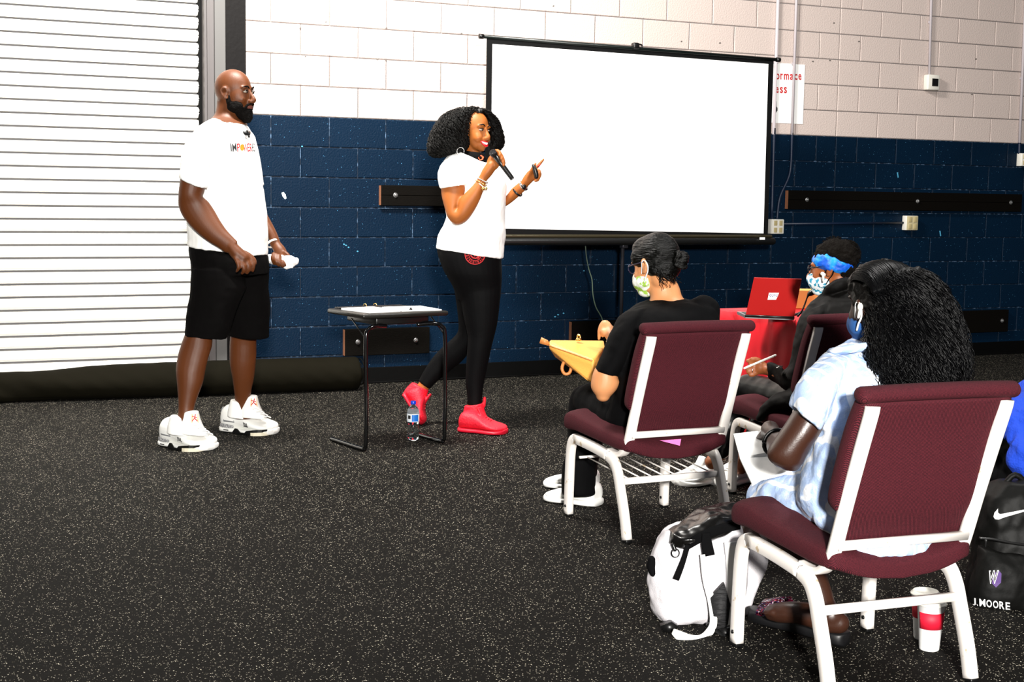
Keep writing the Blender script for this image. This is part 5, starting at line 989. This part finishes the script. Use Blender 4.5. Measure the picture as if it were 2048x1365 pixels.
m = MB(); e0 = hd.w(-.030, .088, .006); ell(m, e0, (.008, .008, .012)); tube(m, [e0, e0-ZZ*.030+hd.x*.006], .0042, 8, 2, rnd=1); part('earbud', fuse(m, 'eb', DL, .002, 1), plastic_w, pd, 'white wireless earbud')
# hair: close cap then a long wavy fall
m = MB(); hd.e(m, (-.022, -.002, .040), (.103, .086, .094), 30, 20); hd.e(m, (.030, 0, .058), (.072, .072, .062)); hd.e(m, (-.05, 0, -.02), (.07, .078, .08))
FALL = [(1752, 538, 1842, 538, -.02, .07), (1740, 552, 1864, 552, -.03, .10), (1734, 575, 1884, 575, -.04, .115), (1738, 605, 1900, 605, -.05, .12), (1740, 640, 1914, 640, -.08, .12), (1739, 680, 1926, 680, -.115, .12), (1738, 720, 1932, 720, -.145, .115), (1741, 755, 1930, 755, -.165, .11), (1744, 774, 1922, 774, -.175, .10)]
fr_ = rings_of(FALL, D, 4); fk = fr_.copy(); fk[:, 3:] *= .90; add_rings(m, fk, 28, 2)
hr = part('hair', fuse(m, 'hair', DL, .0065, 2, .016, .035), hair_m, pd)
wave_m = mat('glossy_black_strand', (4, 4, 5), .42, spec=.16)
m = MB(); strands(m, fr_, 1500, .0021, (0, 6.28), (0, .25), (.72, 1.03), .0085, 5.5, 48, False, 1.0, 11); strands(m, fr_, 260, .0010, (0, 6.28), (.0, .4), (.8, 1.08), .011, 7, 44, True, 1.03, 12)
part('waves', m, wave_m, hr, kind='stuff')
m = MB(); g = np.random.default_rng(21)
for i in range(260):      # strands combed over the crown to the back
    a = g.uniform(-1.5, 1.5); P = []
    for t_ in np.linspace(.15, 1, 10): el_ = 1.25*(1-t_)+(-.2)*t_; y_ = math.sin(a)*.087; P.append(hd.w(.095*math.cos(math.pi*t_*.95)*math.cos(a*.4)-.018, y_*(.35+.75*math.sin(math.pi*min(t_, .6)/1.2)), .040+.097*math.sin(math.pi*t_*.95)*math.cos(a*.75)+g.normal()*.0008))
    tube(m, P, .0014, 3, 2)
part('combed_strands', m, wave_m, hr, kind='stuff')
bangle(pd, 'bracelet', plastic_b, mid(1556, 888, .14, D), nrm(mid(1572, 905, -.11, D)-mid(1550, 880, .22, D)), .042, .006)
# slide sandal
hl = ground(1694, 1292); tl = mid(1500, 1238, .34, D); dv = nrm(tl-hl); Ls = np.linalg.norm(tl-hl); sdv = nrm(np.cross(dv, ZZ)); upv = np.cross(sdv, dv)
m = MB(); rows = [np.concatenate([hl+dv*Ls*s_+upv*(.020+.004*math.sin(s_*3)), sdv*w_*1.12, upv*.021]) for s_, w_ in ((0, .018), (.03, .032), (.12, .038), (.35, .036), (.55, .040), (.75, .046), (.9, .042), (.97, .028), (1, .014))]
add_rings(m, catmull(rows, 3), 26, 4); sl = part('sandal', m, mat('black_rubber', (12, 12, 14), .45), pd, 'black slide sandal with a glitter strap')
glit = bpy.data.materials.new('glitter'); glit.use_nodes = True; nt = glit.node_tree; bs = nt.nodes['Principled BSDF']; vv = nt.nodes.new('ShaderNodeTexVoronoi'); vv.inputs['Scale'].default_value = 260; tc = nt.nodes.new('ShaderNodeTexCoord'); nt.links.new(tc.outputs['Object'], vv.inputs['Vector'])
cr2 = nt.nodes.new('ShaderNodeValToRGB'); cr2.color_ramp.interpolation = 'CONSTANT'; sp_ = nt.nodes.new('ShaderNodeSeparateColor'); nt.links.new(vv.outputs['Color'], sp_.inputs[0]); nt.links.new(sp_.outputs[0], cr2.inputs[0])
cols = [(0, (40, 8, 16)), (.25, (130, 20, 50)), (.45, (60, 30, 110)), (.6, (180, 60, 90)), (.75, (40, 10, 20)), (.9, (245, 230, 240))]
cr2.color_ramp.elements[0].color = (*lin(cols[0][1]), 1); cr2.color_ramp.elements[1].position = cols[1][0]; cr2.color_ramp.elements[1].color = (*lin(cols[1][1]), 1)
for p_, c_ in cols[2:]: el = cr2.color_ramp.elements.new(p_); el.color = (*lin(c_), 1)
nt.links.new(cr2.outputs[0], bs.inputs['Base Color']); bs.inputs['Roughness'].default_value = .3; bs.inputs['Metallic'].default_value = .4
m = MB(); cs = hl+dv*Ls*.74; ys = np.linspace(-1, 1, 13); vs = []
for k in (-.038, .038):
    for y_ in ys: vs.append(cs+dv*k+sdv*.056*math.sin(y_*1.45)+upv*(.032+(.058-k*.35)*math.cos(y_*1.45)))
m.add(vs, [(i, i+1, i+14, i+13) for i in range(12)]); me = evald(m.mesh('strap', DL), [('SOLIDIFY', dict(thickness=.005))]); part('sandal_strap', me, glit, sl, 'multicolour glitter strap')
# notebook on her lap
nb = thing('notebook', 'open white notebook on the lap of the woman in the striped dress', 'notebook', mid(1530, 925, .2, D))
def slab(name, pts, th, mt, par):
    a = [at_d(x, y, D+d) for x, y, d in pts]; n_v = nrm(np.cross(a[1]-a[0], a[-1]-a[0])); n_v = n_v if n_v@(CAM-a[0]) < 0 else -n_v; m = MB(); poly_prism(m, a, n_v*th); return part(name, m, mt, par, smooth=False)
slab('page_block', [(1467, 868, .42), (1534, 860, .42), (1556, 852, .40), (1560, 900, .24), (1540, 912, .24), (1480, 916, .26)], .008, paper, nb)
slab('page_block', [(1480, 917, .26), (1540, 913, .24), (1580, 918, .16), (1590, 938, .10), (1560, 948, .10), (1522, 957, .09), (1504, 968, .09)], .008, paper, nb)

# ------------------------------------------------------------------ BAGS AND CUPS ON THE FLOOR
D = 4.42; bg_w = mat('light_grey_mesh', (226, 222, 226), .8, bump=.5, bscale=420); leather = mat('black_leather', (10, 9, 8), .25, bump=.15, bscale=12, spec=.5)
base = ground(1385, 1253); t = thing('backpack', 'white and grey backpack with a black leather top flap standing beside the nearest chair', 'backpack', base)
m = MB()
loft(m, D, [(1326, 1238, 1430, 1238, .02, .06), (1312, 1228, 1462, 1228, .02, .095), (1302, 1205, 1482, 1200, .02, .11), (1295, 1172, 1495, 1165, .02, .115), (1296, 1140, 1497, 1130, .02, .112), (1303, 1105, 1493, 1095, .02, .105), (1316, 1078, 1485, 1062, .02, .095), (1328, 1061, 1478, 1040, .02, .085), (1338, 1058, 1470, 1030, .02, .06)], 34, 3, 2.5)
part('pack_body', fuse(m, 'pack', base, .006, 3, .012, .09), bg_w, t)
m = MB(); loft(m, D, [(1470, 1228, 1495, 1228, .10, .05), (1462, 1180, 1516, 1170, .11, .055), (1462, 1140, 1532, 1135, .11, .055), (1466, 1100, 1534, 1112, .11, .05), (1470, 1075, 1510, 1085, .11, .04)], 22, 3, 2.6)
part('back_panel', fuse(m, 'panel', base, .006, 2, .004, .03), bg_w, t, 'ribbed white mesh back panel')
m = MB(); loft(m, D, [(1338, 1086, 1372, 1098, -.05, .035), (1340, 1062, 1400, 1078, -.02, .085), (1347, 1058, 1440, 1062, .0, .10), (1375, 1040, 1474, 1052, .02, .10), (1410, 1022, 1482, 1030, .03, .09), (1440, 1012, 1478, 1014, .04, .05)], 26, 3, 2.2)
part('leather_flap', fuse(m, 'flap', base, .005, 4, .016, .10), leather, t, 'crumpled glossy black leather flap')
def ribbon(name, pts, wpx, mt, par=None, th=.006, lab=None):
    """pts (x,y,d) centre line; wpx width or list"""
    P = [mid(x, y, d, D) for x, y, d in pts]; ws = [wpx]*len(P) if np.isscalar(wpx) else wpx; k = D/FPX
    Q = catmull([np.append(p, w_*k/2) for p, w_ in zip(P, ws)], 4); T = np.gradient(Q[:, :3], axis=0); rows = []
    for i in range(len(Q)): tt = nrm(T[i]); A = nrm(np.cross(tt, FH)); B = np.cross(A, tt); rows.append(np.concatenate([Q[i, :3], A*Q[i, 3], B*th/2]))
    m = MB(); add_rings(m, rows, 12, 5); return part(name, m, mt, par or t, lab)
ribbon('trim_band', [(1372, 1092, -.085), (1400, 1076, -.105), (1430, 1062, -.10), (1465, 1053, -.09), (1480, 1050, -.08)], 20, tee_b, th=.006)
ribbon('side_strap', [(1376, 1090, -.095), (1370, 1112, -.10), (1362, 1135, -.10), (1352, 1160, -.103)], [10, 10, 12, 13], tee_b)
ribbon('panel_strap', [(1463, 1085, -.09), (1466, 1140, -.10), (1462, 1200, -.10), (1455, 1245, -.115), (1452, 1262, -.125)], [30, 26, 20, 18, 16], shoe_w, th=.012, lab='wide white strap down the back edge')
ribbon('carry_tab', [(1412, 1066, -.112), (1414, 1090, -.113), (1418, 1112, -.112)], [16, 22, 24], tee_b)
ribbon('shoulder_strap', [(1405, 1110, -.118), (1412, 1160, -.124), (1423, 1205, -.124), (1427, 1245, -.135), (1418, 1266, -.16), (1402, 1280, -.19), (1380, 1281, -.21), (1360, 1273, -.21), (1347, 1264, -.19)], [10, 14, 15, 15, 17, 20, 22, 20, 12], shoe_w, th=.010, lab='white padded shoulder strap')
m = MB(); prism(m, D, [(1421, 1198), (1449, 1168), (1461, 1210), (1456, 1250), (1441, 1262), (1426, 1264), (1428, 1240)], -.135, -.112); part('strap_padding', m, mat('black_quilt', (22, 22, 24), .7, bump=.7, bscale=30, aniso=(1, 1, 5)), t, 'black quilted strap lining')
m = MB(); prism(m, D, [(1480, 1168), (1494, 1176), (1476, 1243), (1474, 1205)], -.02, .0); part('strap_padding', m, MATS['black_quilt'], t)
m = MB(); prism(m, D, [(1321, 1254), (1344, 1246), (1356, 1254), (1350, 1268), (1340, 1276), (1326, 1264)], -.14, -.11); part('buckle', m, plastic_b, t)
m = MB(); prism(m, D, [(1436, 1262), (1462, 1256), (1470, 1270), (1452, 1284), (1440, 1280)], -.15, -.12); part('buckle', m, plastic_b, t)
m = MB(); px_tube(m, D, [(1418, 1252, -.13, .010), (1436, 1266, -.15, .008), (1450, 1276, -.17, .007), (1445, 1290, -.18, .006)]); part('webbing', m, plastic_b, t)
m = MB(); c_ = mid(1351, 1107, -.085, D); tube(m, [c_+RH*.012*math.cos(a)+ZZ*.0135*math.sin(a) for a in np.linspace(0, 6.283, 22)], .0018, 6, 1); part('zip_ring', m, plastic_b, t)
m = MB(); px_tube(m, D, [(1346, 1090, -.08, .006), (1350, 1100, -.085, .006)]); part('zip_pull', m, plastic_b, t)
m = MB(); px_tube(m, D, [(1456, 1130, -.08, .003), (1456, 1148, -.08, .005), (1458, 1160, -.08, .003)]); part('zip_pull', m, plastic_b, t)
m = MB(); px_tube(m, D, [(1303, 1120, -.03, .012), (1302, 1135, -.03, .014), (1306, 1148, -.035, .010)]); part('side_tab', m, tee_b, t)
m = MB(); px_tube(m, D, [(1385, 1045, .02, .005), (1400, 1036, .03, .005), (1412, 1033, .04, .004)]); part('lining_edge', m, mat('lime_lining', (190, 230, 90), .7), t, 'lime green lining edge')
# black backpack on the right
D = 4.72; base = ground(2000, 1236); t = thing('backpack', 'black backpack with white lettering and a purple letter emblem at the right edge', 'backpack', base)
m = MB(); loft(m, D, [(1941, 1216, 2120, 1240, .02, .09), (1936, 1200, 2122, 1220, .02, .12), (1937, 1165, 2122, 1180, .02, .13), (1948, 1120, 2120, 1125, .02, .13), (1956, 1070, 2118, 1072, .02, .12), (1960, 1020, 2112, 1022, .02, .11), (1972, 985, 2100, 985, .02, .09), (1998, 966, 2080, 962, .02, .06)], 36, 3, 3.2)
nyl = mat('black_nylon', (8, 8, 7), .55, bump=.3, bscale=14, spec=.15)
pk = part('pack_body', fuse(m, 'pack', base, .006, 3, .016, .12), nyl, t)
m = MB(); loft(m, D, [(1940, 1212, 2105, 1236, -.06, .07), (1940, 1180, 2106, 1200, -.07, .075), (1953, 1130, 2106, 1145, -.07, .07), (1960, 1095, 2105, 1108, -.05, .06)], 30, 3, 3.5); fp = part('front_pocket', fuse(m, 'pocket', base, .006, 3, .008, .09), nyl, t)
ribbon('zip', [(1958, 1077, -.115), (1985, 1079, -.118), (2020, 1086, -.118), (2060, 1092, -.115)], 5, plastic_b)
m = MB(); px_tube(m, D, [(1972, 1082, -.125, .006), (1971, 1094, -.125, .004)]); part('zip_pull', m, plastic_b, t)
m = MB(); px_tube(m, D, [(2010, 968, .02, .010), (2030, 950, .02, .010), (2052, 966, .02, .010)]); part('grab_handle', m, nyl, t)
tr = bvh([pk, fp]); wi = mat('white_print', (250, 250, 250), .5)
sw = [(1996, 1018), (1989, 1026), (1987, 1034), (1990, 1039), (1997, 1040), (2010, 1035), (2048, 1024), (2076, 1015), (2048, 1020), (2012, 1027), (2000, 1029), (1996, 1026)]
decal('swoosh_print', wi, t, tr, [(sw, [(0, 1, 2, 11), (2, 3, 4, 11), (4, 10, 11), (4, 5, 9, 10), (5, 6, 8, 9), (6, 7, 8)])], D, .004)
for i_, (ch_, xa, xb, dy) in enumerate([('J', 1945.5, 1952, 0), ('.', 1954, 1956, 1), ('M', 1959, 1971, 2), ('O', 1973, 1984, 3.5), ('O', 1986, 1997, 5), ('R', 1999, 2009, 6.5), ('E', 2011.5, 2020.5, 8)]):
    yb = 1211+dy*1.15; h_ = 3.5 if ch_ == '.' else 15
    decal('letter', wi, t, tr, [text_px(ch_, ((xa, yb), (xb, yb+1.2), (xa-.5, yb-h_)), .02)], D, .005)
decal('emblem_patch', mat('purple', (70, 30, 110), .6), t, tr, [poly([(1986, 1150), (1997, 1141), (2003, 1148), (2002, 1166), (1992, 1176), (1984, 1168)])], D, .004)
decal('emblem_letter', wi, t, tr, [text_px('W', ((1975, 1169), (1995, 1168), (1978, 1142)), .05)], D, .006)
decal('emblem_letter', plastic_b, t, tr, [text_px('W', ((1977.5, 1167), (1993.5, 1166), (1980, 1144)), .0)], D, .0075)
# pile with blue jacket
D = 5.2; base = ground(2075, 1120); t = thing('clothes_pile', 'heap of black clothing behind the black backpack at the right edge', 'clothes', base)
m = MB(); loft(m, D, [(2000, 1110, 2190, 1115, .05, .16), (1985, 1060, 2200, 1060, .05, .2), (1984, 1000, 2200, 1000, .05, .2), (1990, 940, 2195, 940, .05, .19), (1994, 900, 2190, 890, .05, .18), (2006, 865, 2180, 850, .05, .15), (2020, 840, 2170, 815, .05, .10)], 30, 3); part('folded_cloth', fuse(m, 'heap', base, .010, 2, .05, .12), tee_b, t)
m = MB(); loft(m, D, [(2016, 885, 2060, 880, -.10, .03), (2008, 860, 2100, 868, -.08, .09), (2012, 820, 2150, 840, -.05, .14), (2030, 795, 2170, 800, -.02, .14), (2044, 775, 2160, 770, 0, .10), (2055, 768, 2140, 765, .0, .05)], 30, 3)
px_tube(m, D, [(2060, 880, -.15, .05), (2048, 910, -.17, .045), (2050, 945, -.17, .04)])
bj = fuse(m, 'blue_jacket', mid(2070, 870, 0, D), .008, 3, .035, .09); solo('blue_jacket', bj, mat('blue_fleece', (8, 62, 190), .85, bump=.5, bscale=120), 'bright blue jacket draped over the heap of black clothing at the right edge', 'jacket', mid(2070, 870, 0, D))
# cups
def cup(x, y, h, label, red=True, a0=-.35):
    bs_ = ground(x, y); t = thing('paper_cup', label, 'cup', bs_, None); m = MB(); lathe(m, bs_, [(0, .0), (.0285, .0), (.0295, .003), (.0405, h*.93), (.0425, h*.935), (.0425, h*.95), (.040, h*.95)], 32); part('cup_body', m, paper, t)
    m = MB(); lathe(m, bs_, [(.043, h*.935), (.0455, h*.94), (.0455, h*.965), (.041, h*.97), (.040, h), (.037, h+.003), (.034, h-.003), (.001, h-.003)], 32); part('lid', m, plastic_w, t)
    m = MB(); z0, z1 = h*.46, h*.80; th = np.linspace(-1.2, 2.2, 26) if red else np.linspace(-1.5, .3, 14); r = lambda z: .0298+(.0405-.0298)*z/(h*.93)+.0012
    vs = [bs_+(RH*math.sin(a+a0)-FH*math.cos(a+a0))*r(z)+ZZ*z for z in (z0, z1) for a in th]; n = len(th); m.add(vs, [(i, i+1, n+i+1, n+i) for i in range(n-1)])
    me = evald(m.mesh('sleeve', bs_), [('SOLIDIFY', dict(thickness=.001))]); part('sleeve', me, mat('red_cup_print', (215, 20, 50), .6), t, 'red printed panel')
cup(1858, 1299, .148, 'front white paper cup with a lid and red panel under the nearest chair', True, -.05)
cup(1847, 1277, .148, 'second white paper cup standing just behind the front cup', False)
